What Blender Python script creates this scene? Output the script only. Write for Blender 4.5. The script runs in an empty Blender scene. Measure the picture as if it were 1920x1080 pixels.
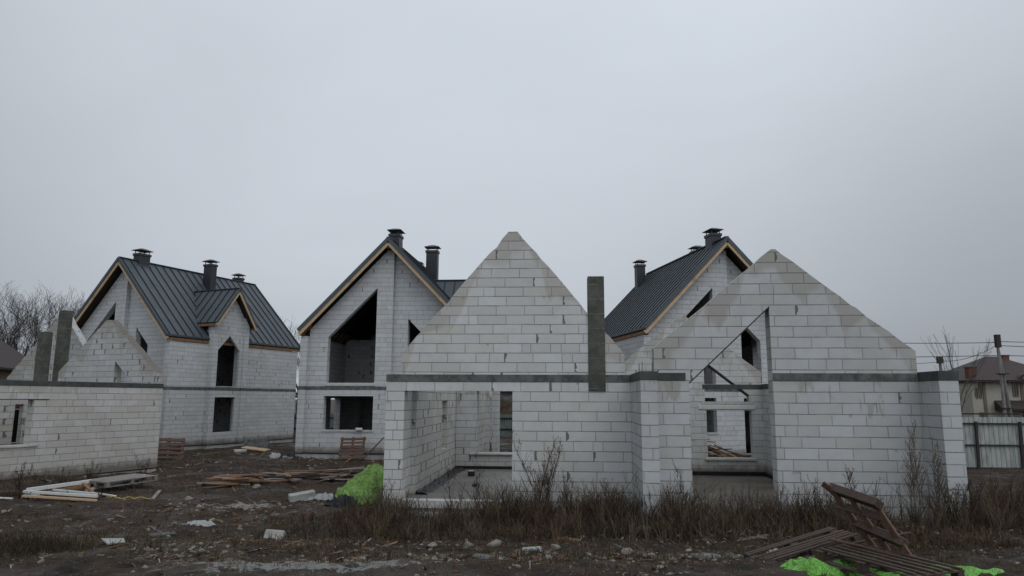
import bpy, bmesh, math, random
import numpy as np
from mathutils import Vector, Matrix
from mathutils.geometry import tessellate_polygon

SC = bpy.context.scene
COL = SC.collection
PI = math.pi
random.seed(7)

# ------------------------------------------------------------------ camera, sky, sun, exposure
EYE = 2.45
cam_d = bpy.data.cameras.new("camera"); cam = bpy.data.objects.new("camera", cam_d); COL.objects.link(cam)
cam_d.sensor_width = 36.0; cam_d.lens = 36.0 * 1316.0 / 1920.0
cam_d.clip_start = 0.1; cam_d.clip_end = 3000
cam.matrix_world = Matrix.Translation((0, 0, EYE)) @ Matrix.Rotation(PI/2 + 0.157, 4, 'X') @ Matrix.Rotation(0.005, 4, 'Z')
SC.camera = cam
SC.view_settings.view_transform = 'Standard'; SC.view_settings.look = 'None'
SC.view_settings.exposure = 0.0; SC.view_settings.gamma = 1.0

SUN_EL, SUN_AZ = math.radians(52), math.radians(142)      # veiled sun, behind the camera and to the right
world = bpy.data.worlds.new("World"); SC.world = world; world.use_nodes = True
wt = world.node_tree; wt.nodes.clear()
def wn(t, **k):
    n = wt.nodes.new(t)
    for a, b in k.items(): setattr(n, a, b)
    return n
sky = wn('ShaderNodeTexSky', sky_type='NISHITA', sun_disc=False, sun_elevation=SUN_EL, sun_rotation=SUN_AZ,
         air_density=1.0, dust_density=3.0, ozone_density=1.0)
geo = wn('ShaderNodeTexCoord')
nrm = wn('ShaderNodeVectorMath', operation='NORMALIZE'); wt.links.new(geo.outputs['Generated'], nrm.inputs[0])
# the cloud deck: an even grey sheet, brighter where the sun stands behind it and in a broad patch ahead
def lobe(direction, lo, hi):
    d = wn('ShaderNodeVectorMath', operation='DOT_PRODUCT'); wt.links.new(nrm.outputs[0], d.inputs[0])
    d.inputs[1].default_value = Vector(direction).normalized()
    r = wn('ShaderNodeMapRange', interpolation_type='SMOOTHSTEP'); wt.links.new(d.outputs['Value'], r.inputs['Value'])
    r.inputs['From Min'].default_value = lo; r.inputs['From Max'].default_value = hi
    return r.outputs[0]
noi = wn('ShaderNodeTexNoise'); noi.inputs['Scale'].default_value = 2.1; noi.inputs['Detail'].default_value = 5; noi.inputs['Distortion'].default_value = 0.5
mp = wn('ShaderNodeMapping'); mp.inputs['Scale'].default_value = (1, 1, 2.2)
wt.links.new(nrm.outputs[0], mp.inputs[0]); wt.links.new(mp.outputs[0], noi.inputs['Vector'])
def wm(op, a, b):
    n = wn('ShaderNodeMath', operation=op)
    for i, v in enumerate((a, b)):
        if isinstance(v, (int, float)): n.inputs[i].default_value = v
        else: wt.links.new(v, n.inputs[i])
    return n.outputs[0]
front = lobe((-0.11, 0.82, 0.57), 0.60, 1.0)
back = lobe((0.42, -0.68, 0.60), -0.55, 0.95)
lum = wm('ADD', wm('ADD', 0.300, wm('MULTIPLY', front, 0.36)), wm('MULTIPLY', back, 0.59))
lum = wm('MULTIPLY', lum, wm('ADD', 0.90, wm('MULTIPLY', noi.outputs['Fac'], 0.18)))
cloud = wn('ShaderNodeMix', data_type='RGBA', blend_type='MULTIPLY'); cloud.inputs['Factor'].default_value = 1
cloud.inputs['A'].default_value = (0.915, 0.99, 1.085, 1); wt.links.new(lum, cloud.inputs['B'])
skyl = wn('ShaderNodeMix', data_type='RGBA', blend_type='MULTIPLY'); skyl.inputs['Factor'].default_value = 1
wt.links.new(sky.outputs[0], skyl.inputs['A']); skyl.inputs['B'].default_value = (0.08, 0.08, 0.08, 1)
mixs = wn('ShaderNodeMix', data_type='RGBA'); mixs.inputs['Factor'].default_value = 0.97
wt.links.new(skyl.outputs['Result'], mixs.inputs['A']); wt.links.new(cloud.outputs['Result'], mixs.inputs['B'])
bg = wn('ShaderNodeBackground'); bg.inputs['Strength'].default_value = 1.0
wt.links.new(mixs.outputs['Result'], bg.inputs['Color'])
wo = wn('ShaderNodeOutputWorld'); wt.links.new(bg.outputs[0], wo.inputs[0])

sun_d = bpy.data.lights.new("sun", 'SUN'); sun_d.energy = 0.5; sun_d.angle = math.radians(40); sun_d.color = (1, 0.97, 0.93)
sun = bpy.data.objects.new("sun", sun_d); COL.objects.link(sun)
sdir = Vector((math.sin(SUN_AZ)*math.cos(SUN_EL), math.cos(SUN_AZ)*math.cos(SUN_EL), math.sin(SUN_EL)))
sun.rotation_euler = sdir.to_track_quat('Z', 'Y').to_euler(); sun.location = (0, -20, 40)

# ------------------------------------------------------------------ node helpers and materials
class NT:
    def __init__(s, name):
        s.m = bpy.data.materials.new(name); s.m.use_nodes = True; s.t = s.m.node_tree
        s.b = s.t.nodes['Principled BSDF']; s.b.inputs['Specular IOR Level'].default_value = 0.3
    def n(s, t, **k):
        x = s.t.nodes.new(t)
        for a, b in k.items(): setattr(x, a, b)
        return x
    def put(s, sock, v):
        if v is None: return
        if hasattr(v, 'is_linked'): s.t.links.new(v, sock)
        elif isinstance(v, tuple) and len(v) == 3 and sock.type == 'RGBA': sock.default_value = (*v, 1)
        else: sock.default_value = v
    def M(s, op, a, b=None, c=None):
        x = s.n('ShaderNodeMath', operation=op)
        for i, v in enumerate((a, b, c)): s.put(x.inputs[i], v)
        return x.outputs[0]
    def mix(s, f, a, b, bt='MIX'):
        x = s.n('ShaderNodeMix', data_type='RGBA', blend_type=bt)
        s.put(x.inputs['Factor'], f); s.put(x.inputs['A'], a); s.put(x.inputs['B'], b)
        return x.outputs['Result']
    def ss(s, v, lo, hi, a=0.0, b=1.0):
        x = s.n('ShaderNodeMapRange', interpolation_type='SMOOTHSTEP'); s.put(x.inputs['Value'], v)
        s.put(x.inputs['From Min'], lo); s.put(x.inputs['From Max'], hi)
        x.inputs['To Min'].default_value = a; x.inputs['To Max'].default_value = b
        return x.outputs[0]
    def noise(s, vec, scale, detail=4, rough=0.55, dist=0.0):
        x = s.n('ShaderNodeTexNoise'); s.put(x.inputs['Vector'], vec); x.inputs['Scale'].default_value = scale
        x.inputs['Detail'].default_value = detail; x.inputs['Roughness'].default_value = rough
        x.inputs['Distortion'].default_value = dist
        return x.outputs['Fac']
    def vor(s, vec, scale, feature='F1', out='Distance'):
        x = s.n('ShaderNodeTexVoronoi', feature=feature); s.put(x.inputs['Vector'], vec)
        x.inputs['Scale'].default_value = scale
        return x.outputs[out]
    def obj(s): return s.n('ShaderNodeTexCoord').outputs['Object']
    def uv(s): return s.n('ShaderNodeTexCoord').outputs['UV']
    def map(s, vec, sc):
        x = s.n('ShaderNodeMapping'); s.put(x.inputs['Vector'], vec); x.inputs['Scale'].default_value = sc
        return x.outputs[0]
    def bump(s, h, strength=0.3, dist=0.01):
        x = s.n('ShaderNodeBump'); x.inputs['Strength'].default_value = strength
        x.inputs['Distance'].default_value = dist; s.put(x.inputs['Height'], h)
        s.t.links.new(x.outputs[0], s.b.inputs['Normal'])
    def out(s, col=None, rough=None, **k):
        s.put(s.b.inputs['Base Color'], col); s.put(s.b.inputs['Roughness'], rough)
        for a, v in k.items(): s.put(s.b.inputs[a.replace('_', ' ')], v)
        return s.m

def block_mat(name, tint=(0.60, 0.61, 0.61), marks=0.05, gable=None, bandstain=0.35, joint=0.0088, mwide=1.0, seed=0.0, damp_all=0.0, contrast=1.0):
    """aerated concrete masonry laid 600 x 200; uv in metres. gable=(centre, peak, slope): damp runs under that raking edge"""
    t = NT(name); sep = t.n('ShaderNodeSeparateXYZ'); t.put(sep.inputs[0], t.uv())
    u, v = sep.outputs[0], sep.outputs[1]
    wob = t.M('MULTIPLY', t.M('SUBTRACT', t.noise(t.uv(), 1.2, 1), 0.5), 0.010)
    v2 = t.M('ADD', v, wob)
    r = t.M('DIVIDE', v2, 0.2); row = t.M('FLOOR', r); fv = t.M('FRACT', r)
    w1 = t.n('ShaderNodeTexWhiteNoise', noise_dimensions='1D'); t.put(w1.inputs['W'], t.M('ADD', row, 13.7 + seed))
    uu = t.M('ADD', t.M('ADD', t.M('DIVIDE', u, 0.6), t.M('MULTIPLY', t.M('MODULO', row, 2.0), 0.5)), t.M('MULTIPLY', w1.outputs['Value'], 0.36))
    uu = t.M('ADD', uu, 100.0)
    col = t.M('FLOOR', uu); fu = t.M('FRACT', uu)
    cb = t.n('ShaderNodeCombineXYZ'); t.put(cb.inputs[0], row); t.put(cb.inputs[1], col); cb.inputs[2].default_value = seed
    w2 = t.n('ShaderNodeTexWhiteNoise', noise_dimensions='3D'); t.put(w2.inputs['Vector'], cb.outputs[0])
    sc = t.n('ShaderNodeSeparateColor'); t.put(sc.inputs[0], w2.outputs['Color'])
    r1, r2, r3 = sc.outputs[0], sc.outputs[1], sc.outputs[2]
    dv = t.M('MULTIPLY', t.M('MINIMUM', fv, t.M('SUBTRACT', 1.0, fv)), 0.2)
    du = t.M('MULTIPLY', t.M('MINIMUM', fu, t.M('SUBTRACT', 1.0, fu)), 0.6)
    # a cut block now and then
    cut = t.M('ADD', t.M('MULTIPLY', t.M('ABSOLUTE', t.M('SUBTRACT', fu, t.M('ADD', 0.3, t.M('MULTIPLY', r1, 0.4)))), 0.6), t.M('MULTIPLY', t.M('GREATER_THAN', r2, 0.10), 10.0))
    fine = t.noise(t.uv(), 26, 3)
    jn = t.M('MULTIPLY', t.M('SUBTRACT', fine, 0.5), 0.008)
    lineh = t.ss(t.M('ADD', dv, jn), joint * 0.35, joint * 1.7, 1, 0)
    linev = t.ss(t.M('ADD', t.M('MINIMUM', du, cut), jn), joint * 0.3, joint * 1.5, 1, 0)
    line = t.M('MAXIMUM', lineh, t.M('MULTIPLY', linev, 0.85))
    line = t.M('MULTIPLY', line, t.ss(t.noise(t.uv(), 2.1, 2), 0.25, 0.6, 0.55, 1.0))
    # open or mortar-smeared upright joints
    edge = t.M('MULTIPLY', fu, 0.6)
    n9 = t.noise(t.uv(), 9, 3)
    mw = t.M('MULTIPLY', t.M('ADD', 0.010, t.M('MULTIPLY', t.ss(n9, 0.3, 0.7), 0.05)), mwide)
    mk = t.M('MULTIPLY', t.M('LESS_THAN', r3, marks), t.ss(t.M('SUBTRACT', edge, mw), -0.004, 0.004, 1, 0))
    mk = t.M('MULTIPLY', mk, t.ss(fv, 0.04, 0.12))
    sm = t.M('MULTIPLY', t.ss(t.noise(t.uv(), 3.3, 3, 0.6), 0.66, 0.70), t.ss(fv, 0.6, 0.98))   # smears along bed joints
    mk = t.M('MINIMUM', t.M('ADD', mk, t.M('MULTIPLY', sm, 0.5 if marks > 0.02 else 0.2)), 1.0)
    big = t.noise(t.uv(), 0.55, 4, 0.6, 0.4); med = t.noise(t.uv(), 4.5, 5, 0.62)
    base = t.mix(t.M('MULTIPLY', r1, 1.0), tuple(c * 0.90 for c in tint), tuple(min(c * 1.06, .8) for c in (tint[0]*0.985, tint[1], tint[2]*1.03)))
    warm = t.mix(t.ss(r2, 0.55, 1.0, 0, 0.55), base, (tint[0]*0.95, tint[1]*0.925, tint[2]*0.87))
    base = t.mix(t.ss(med, 0.35, 0.75, 0, 0.32), warm, (tint[0]*0.74, tint[1]*0.73, tint[2]*0.71))
    speck = t.noise(t.uv(), 60, 2)
    base = t.mix(t.ss(speck, 0.62, 0.75, 0, 0.22), base, (0.3, 0.3, 0.29))
    pit = t.M('MULTIPLY', t.ss(t.vor(t.uv(), 3.1), 0.018, 0.032, 1, 0), t.ss(t.noise(t.uv(), 0.9, 1), 0.5, 0.6))
    # damp
    damp = t.M('MULTIPLY', t.ss(big, 0.50, 0.60), 0.18 + damp_all)
    tn = t.noise(t.map(t.uv(), (1.0, 0.30, 1)), 3.1, 5, 0.62, 0.3)
    under = t.M('SUBTRACT', 2.6, v)
    reach = t.M('MULTIPLY', t.ss(tn, 0.42, 0.72), t.M('MULTIPLY', t.ss(t.noise(t.uv(), 0.6, 2), 0.42, 0.62), 1.3))
    bs = t.M('MULTIPLY', t.M('MULTIPLY', t.ss(t.M('SUBTRACT', reach, under), -0.12, 0.22), t.M('GREATER_THAN', under, 0.0)), bandstain)
    damp = t.M('MAXIMUM', damp, bs)
    low = t.M('MULTIPLY', t.ss(t.M('ADD', v, t.M('MULTIPLY', med, -0.55)), -0.45, 0.42, 1, 0), 0.62)
    damp = t.M('MAXIMUM', damp, low)
    if gable:
        c, pk, slp = gable
        top = t.M('SUBTRACT', pk, t.M('MULTIPLY', t.M('ABSOLUTE', t.M('SUBTRACT', u, c)), slp))
        d = t.M('SUBTRACT', top, v)
        wav = t.M('ADD', 0.06, t.M('MULTIPLY', t.M('ABSOLUTE', t.M('SUBTRACT', t.M('FRACT', t.M('ADD', t.M('MULTIPLY', u, 0.93), t.M('MULTIPLY', t.noise(t.uv(), .9, 2), 1.3))), 0.5)), 1.35))
        gd = t.M('MULTIPLY', t.ss(t.M('SUBTRACT', wav, d), -0.10, 0.16), t.M('ADD', 0.45, t.M('MULTIPLY', r2, 0.35)))
        damp = t.M('MAXIMUM', damp, gd)
    colr = t.mix(damp, base, t.mix(0.5, (0.30, 0.285, 0.255), base, 'MULTIPLY') if False else (tint[0]*0.64, tint[1]*0.60, tint[2]*0.54))
    mudl = t.M('MULTIPLY', t.ss(t.M('ADD', v, t.M('MULTIPLY', t.noise(t.map(t.uv(), (1, .5, 1)), 5, 5, .65), -0.5)), -0.22, 0.06, 1, 0), 0.75)
    colr = t.mix(mudl, colr, (0.085, 0.070, 0.055))
    colr = t.mix(t.M('MULTIPLY', line, 0.76 * contrast), colr, (0.115, 0.115, 0.11))
    colr = t.mix(t.M('MULTIPLY', mk, 0.85), colr, (0.085, 0.088, 0.08))
    colr = t.mix(t.M('MULTIPLY', pit, 0.8), colr, (0.08, 0.08, 0.075))
    h = t.M('SUBTRACT', t.M('MULTIPLY', t.M('ADD', speck, t.M('MULTIPLY', r1, 0.8)), 0.3), t.M('MULTIPLY', line, 1.0))
    t.bump(h, 0.5, 0.006)
    return t.out(colr, t.mix(damp, (0.92,)*3, (0.7,)*3))

def concrete_mat(name, c1, c2, scale=3.0, rough=0.85, bands=0):
    t = NT(name); o = t.obj()
    f = t.ss(t.noise(o, scale, 6, 0.65, 0.3), 0.3, 0.7)
    col = t.mix(f, c1, c2)
    col = t.mix(t.ss(t.noise(o, scale * 9, 3), 0.6, 0.75, 0, 0.35), col, tuple(c * 0.55 for c in c1))
    if bands:
        s = t.n('ShaderNodeSeparateXYZ'); t.put(s.inputs[0], o)
        z = t.M('FRACT', t.M('DIVIDE', t.M('ADD', s.outputs[2], t.M('MULTIPLY', t.noise(o, 4, 2), 0.02)), bands))
        ln = t.M('MULTIPLY', t.ss(z, 0.0, 0.05, 1, 0), t.ss(t.noise(o, 5, 2), 0.4, 0.6))
        col = t.mix(t.M('MULTIPLY', ln, 0.75), col, (0.30, 0.30, 0.27))
    t.bump(t.noise(o, scale * 12, 4), 0.35, 0.01)
    return t.out(col, rough)

def wood_mat(name, c1, c2, rough=0.75, scale=(18, 18, 1.6)):
    t = NT(name); o = t.obj()
    g = t.noise(t.map(o, scale), 3.0, 5, 0.6, 0.8); g2 = t.noise(o, 2.2, 3)
    col = t.mix(t.ss(g, 0.3, 0.7), c1, c2); col = t.mix(t.ss(g2, 0.5, 0.8, 0, 0.5), col, tuple(c * 0.45 for c in c1))
    t.bump(g, 0.25, 0.004)
    return t.out(col, rough)

def plain_mat(name, c, rough=0.7, var=0.25, scale=4, metallic=0.0, spec=0.3):
    t = NT(name); o = t.obj()
    col = t.mix(t.ss(t.noise(o, scale, 5, 0.6), 0.3, 0.75), c, tuple(x * (1 - var) for x in c))
    t.b.inputs['Specular IOR Level'].default_value = spec
    t.bump(t.noise(o, scale * 8, 3), 0.15, 0.004)
    return t.out(col, t.mix(t.noise(o, scale * 2, 3), (rough * 0.85,)*3, (min(rough * 1.15, 1),)*3), Metallic=metallic)

def tarp_mat(name, c1, c2):
    t = NT(name); o = t.obj()
    w = t.noise(o, 5, 6, 0.7, 1.2); blot = t.ss(t.noise(o, 4.6, 5, 0.66), 0.52, 0.66, 0, 0.6)
    col = t.mix(w, c1, c2); col = t.mix(blot, col, (0.07, 0.12, 0.09))
    t.bump(t.M('ABSOLUTE', t.M('SUBTRACT', t.noise(o, 4.2, 3, 0.6, 1.6), 0.5)), 1.0, 0.22)
    return t.out(col, 0.42)

M = {}
M['rearblock'] = block_mat('finished_block', (0.504, 0.510, 0.511), 0.11, bandstain=0.22, seed=1.0, contrast=0.85, joint=0.0095)
M['rearblock_rough'] = block_mat('finished_block_rough', (0.437, 0.435, 0.432), 0.40, bandstain=0.2, seed=2.0, contrast=0.6, mwide=2.2)
M['gable_wide'] = block_mat('damp_block_wide', (0.569, 0.567, 0.548), 0.13, gable=(-2.66, 5.86, 1.12), bandstain=0.10, seed=3.0)
M['gable_low'] = block_mat('damp_shaded_block_low', (0.485, 0.486, 0.479), 0.13, gable=(2.36, 5.06, 0.79), bandstain=0.75, seed=4.0)  # weaker sky light low down is put into this darker base tint
M['nearblock'] = block_mat('near_block', (0.485, 0.490, 0.486), 0.15, bandstain=0.8, seed=5.0)
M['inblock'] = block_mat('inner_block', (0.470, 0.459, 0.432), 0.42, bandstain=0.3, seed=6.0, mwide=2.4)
M['sideblock'] = block_mat('side_block', (0.494, 0.477, 0.450), 0.05, bandstain=0.55, seed=7.0, damp_all=0.1)
M['farblock'] = block_mat('far_block', (0.462, 0.459, 0.449), 0.26, mwide=1.5, gable=(-2.75, 5.1, 0.72), bandstain=0.1, seed=8.0)
M['farblock_b'] = block_mat('far_block_steep', (0.437, 0.435, 0.415), 0.40, mwide=1.5, gable=(-7.7, 5.85, 1.1), bandstain=0.1, seed=9.0)
M['beam'] = concrete_mat('ring_beam_concrete', (0.055, 0.061, 0.058), (0.15, 0.155, 0.145), 4.5)
M['beam_dark'] = concrete_mat('wet_beam_concrete', (0.038, 0.044, 0.043), (0.07, 0.078, 0.074), 3.5, 0.6)
M['shaft'] = concrete_mat('chimney_shaft', (0.050, 0.052, 0.043), (0.105, 0.107, 0.090), 3.2, 0.8, 0.31)
M['concrete'] = concrete_mat('pale_concrete', (0.34, 0.34, 0.32), (0.48, 0.48, 0.46), 2.5)
M['plinth'] = concrete_mat('plinth_concrete', (0.24, 0.24, 0.225), (0.42, 0.42, 0.40), 1.6)
M['slab'] = concrete_mat('floor_slab', (0.10, 0.093, 0.08), (0.18, 0.172, 0.155), 0.9, 0.45)
M['slab_dark'] = concrete_mat('muddy_floor', (0.065, 0.056, 0.045), (0.13, 0.118, 0.098), 0.8, 0.5)
M['black'] = plain_mat('black_membrane', (0.012, 0.012, 0.014), 0.45, 0.3)
M['lintel'] = concrete_mat('lintel_block', (0.45, 0.45, 0.43), (0.58, 0.58, 0.56), 2.5)
M['pine'] = wood_mat('fresh_pine', (0.42, 0.29, 0.17), (0.55, 0.40, 0.25))
M['pine_wet'] = wood_mat('wet_pine', (0.15, 0.082, 0.042), (0.25, 0.145, 0.078))
M['oldwood'] = wood_mat('old_wood', (0.045, 0.030, 0.023), (0.088, 0.062, 0.048), 0.6)
M['redwood'] = wood_mat('reddish_wood', (0.065, 0.036, 0.025), (0.125, 0.068, 0.045), 0.55)
M['greywood'] = wood_mat('grey_wood', (0.15, 0.13, 0.12), (0.26, 0.235, 0.22), 0.6)
M['whitewood'] = wood_mat('white_painted_wood', (0.5, 0.5, 0.49), (0.62, 0.62, 0.6), 0.5)
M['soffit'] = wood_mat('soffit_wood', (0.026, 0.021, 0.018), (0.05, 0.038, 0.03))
M['roofmetal'] = plain_mat('slate_sheet_metal', (0.064, 0.079, 0.091), 0.5, 0.16, 1.3, 0.0, 0.35)
M['seam'] = plain_mat('roof_seam', (0.012, 0.016, 0.02), 0.5, 0.1)
M['chimmetal'] = plain_mat('dark_sheet_metal', (0.014, 0.017, 0.022), 0.45, 0.2, 2, 0.0, 0.5)
M['tarp'] = tarp_mat('green_tarpaulin', (0.13, 0.36, 0.05), (0.22, 0.52, 0.10))
M['tarp_dull'] = tarp_mat('dull_green_tarpaulin', (0.15, 0.28, 0.05), (0.27, 0.44, 0.11))
M['whitefilm'] = plain_mat('white_film', (0.38, 0.385, 0.38), 0.4, 0.3, 8)
M['darkcloth'] = plain_mat('dark_cloth', (0.018, 0.02, 0.025), 0.5, 0.5, 8)
M['stone'] = concrete_mat('rubble_stone', (0.11, 0.098, 0.08), (0.27, 0.25, 0.21), 6)
M['crumb'] = concrete_mat('muddy_crumb', (0.075, 0.065, 0.05), (0.20, 0.18, 0.145), 6)
M['brick'] = plain_mat('brick_red', (0.17, 0.065, 0.045), 0.85, 0.4, 9)
M['steel'] = plain_mat('rusty_steel', (0.04, 0.032, 0.03), 0.7, 0.4, 5)
M['pole'] = concrete_mat('pole_concrete', (0.14, 0.135, 0.125), (0.24, 0.235, 0.22), 2)
M['wire'] = plain_mat('wire_black', (0.03, 0.03, 0.033), 0.6, 0.1)
M['bark'] = plain_mat('bark', (0.062, 0.054, 0.052), 0.9, 0.4, 5)
M['bark_pale'] = plain_mat('pale_bark', (0.13, 0.115, 0.10), 0.9, 0.4, 5)
M['twig'] = plain_mat('dry_twig', (0.078, 0.046, 0.029), 0.9, 0.5, 3)
M['twig_pale'] = plain_mat('pale_dry_stalk', (0.15, 0.12, 0.088), 0.9, 0.5, 3)
M['twig_dark'] = plain_mat('dark_stalk', (0.040, 0.028, 0.020), 0.9, 0.5, 3)
M['straw'] = plain_mat('straw', (0.15, 0.112, 0.066), 0.95, 0.5, 3)
M['deadleaf'] = plain_mat('dead_leaf', (0.072, 0.042, 0.024), 0.95, 0.5, 3)
M['grass'] = plain_mat('withered_grass', (0.085, 0.075, 0.03), 0.95, 0.6, 2)
M['leaf'] = plain_mat('dark_weed_leaf', (0.035, 0.045, 0.018), 0.8, 0.5, 3)
M['cream'] = plain_mat('cream_plaster', (0.36, 0.34, 0.29), 0.9, 0.12, 3)
M['cream_trim'] = plain_mat('brown_trim', (0.17, 0.135, 0.10), 0.9, 0.3, 3)
M['glass'] = plain_mat('window_glass', (0.03, 0.035, 0.04), 0.12, 0.2, 1, 0, 0.6)
M['whitebox'] = plain_mat('white_enamel', (0.45, 0.46, 0.46), 0.5, 0.15)
M['yellow'] = plain_mat('yellow_cord', (0.45, 0.36, 0.03), 0.6, 0.3, 9)
M['dullbrick'] = plain_mat('dull_brick', (0.13, 0.065, 0.042), 0.85, 0.5, 9)
M['orange'] = plain_mat('orange_brick', (0.40, 0.14, 0.06), 0.8, 0.3, 8)

def tile_mat():
    t = NT('brown_roof_tile'); s = t.n('ShaderNodeSeparateXYZ'); t.put(s.inputs[0], t.obj())
    row = t.M('FRACT', t.M('DIVIDE', s.outputs[2], 0.19)); ln = t.ss(row, 0.0, 0.35, 1, 0)
    wv = t.M('SINE', t.M('MULTIPLY', t.M('ADD', s.outputs[0], s.outputs[1]), 26.0))
    col = t.mix(t.noise(t.obj(), 2, 4), (0.030, 0.019, 0.018), (0.052, 0.034, 0.031))
    col = t.mix(t.M('MULTIPLY', ln, 0.55), col, (0.015, 0.011, 0.012))
    t.bump(t.M('ADD', t.M('MULTIPLY', row, 1.0), t.M('MULTIPLY', wv, 0.3)), 0.8, 0.03)
    return t.out(col, 0.6)
M['tile'] = tile_mat()

def corrugated_mat(name, c):
    t = NT(name); s = t.n('ShaderNodeSeparateXYZ'); t.put(s.inputs[0], t.obj())
    w = t.M('FRACT', t.M('DIVIDE', s.outputs[0], 0.17))
    prof = t.ss(t.M('ABSOLUTE', t.M('SUBTRACT', w, 0.5)), 0.12, 0.24)
    dirt = t.noise(t.map(t.obj(), (3, 3, 0.7)), 2.0, 5, 0.65)
    col = t.mix(t.ss(dirt, 0.35, 0.7), c, tuple(x * 0.6 for x in c))
    col = t.mix(t.M('MULTIPLY', prof, 0.15), col, tuple(x * 0.6 for x in c))
    t.bump(prof, 1.0, 0.03)
    return t.out(col, 0.5)
M['fence'] = corrugated_mat('pale_profiled_sheet', (0.42, 0.44, 0.42))
M['fence_blue'] = corrugated_mat('blue_grey_sheet', (0.16, 0.18, 0.24))
M['fence_green'] = corrugated_mat('green_grey_sheet', (0.19, 0.225, 0.215))

def ground_mat():
    t = NT('mud'); o = t.obj()
    big = t.noise(o, 0.33, 5, 0.6, 0.5); med = t.noise(o, 1.9, 6, 0.68, 0.3); fin = t.noise(o, 13, 6, 0.72)
    col = t.mix(t.ss(med, 0.3, 0.7), (0.014, 0.0097, 0.0070), (0.070, 0.046, 0.032))
    col = t.mix(t.ss(big, 0.52, 0.66, 0, 0.55), col, (0.034, 0.032, 0.014))
    col = t.mix(t.ss(t.noise(o, 0.7, 4, 0.6), 0.56, 0.66, 0, 0.5), col, (0.055, 0.034, 0.026))
    col = t.mix(t.ss(fin, 0.55, 0.78, 0, 0.55), col, (0.010, 0.008, 0.006))
    col = t.mix(t.ss(fin, 0.28, 0.42, 0.30, 0), col, (0.095, 0.075, 0.055))
    at = t.n('ShaderNodeAttribute', attribute_name='cement'); cm = at.outputs['Fac']
    cem = t.ss(t.M('ADD', cm, t.M('MULTIPLY', t.M('SUBTRACT', t.noise(o, 1.7, 7, 0.75, 0.9), 0.5), 2.4)), 0.42, 0.62)
    col = t.mix(cem, col, t.mix(t.noise(o, 5, 4, 0.6), (0.17, 0.175, 0.165), (0.29, 0.29, 0.27)))
    # crumbs of mortar, brick and chips
    for sc, th, c, msk in ((9, 0.20, (0.20, 0.18, 0.145), 0.54), (15, 0.23, (0.17, 0.095, 0.055), 0.53), (24, 0.24, (0.22, 0.20, 0.165), 0.52)):
        cr = t.M('MULTIPLY', t.ss(t.vor(o, sc), th * 0.7, th, 1, 0), t.ss(t.noise(o, sc * 0.19, 3), msk, msk + 0.08))
        col = t.mix(t.M('MULTIPLY', cr, 0.8), col, c)
    wet = t.ss(t.noise(o, 0.8, 4, 0.6), 0.45, 0.62)
    t.bump(t.M('ADD', t.M('ADD', t.M('MULTIPLY', fin, 0.8), med), t.M('MULTIPLY', t.noise(o, 31, 4, .7), .35)), 1.0, 0.08)
    return t.out(col, t.mix(t.M('MAXIMUM', wet, cem), (0.95,)*3, (0.42,)*3))
M['mud'] = ground_mat()
def water_mat():
    t = NT('puddle_water'); o = t.obj()
    col = t.mix(t.ss(t.noise(o, 2.5, 5), 0.35, 0.65), (0.10, 0.10, 0.09), (0.17, 0.17, 0.155))
    t.b.inputs['Specular IOR Level'].default_value = 0.5
    t.bump(t.noise(o, 20, 3), 0.05, 0.01)
    return t.out(col, 0.12)
M['water'] = water_mat()

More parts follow.
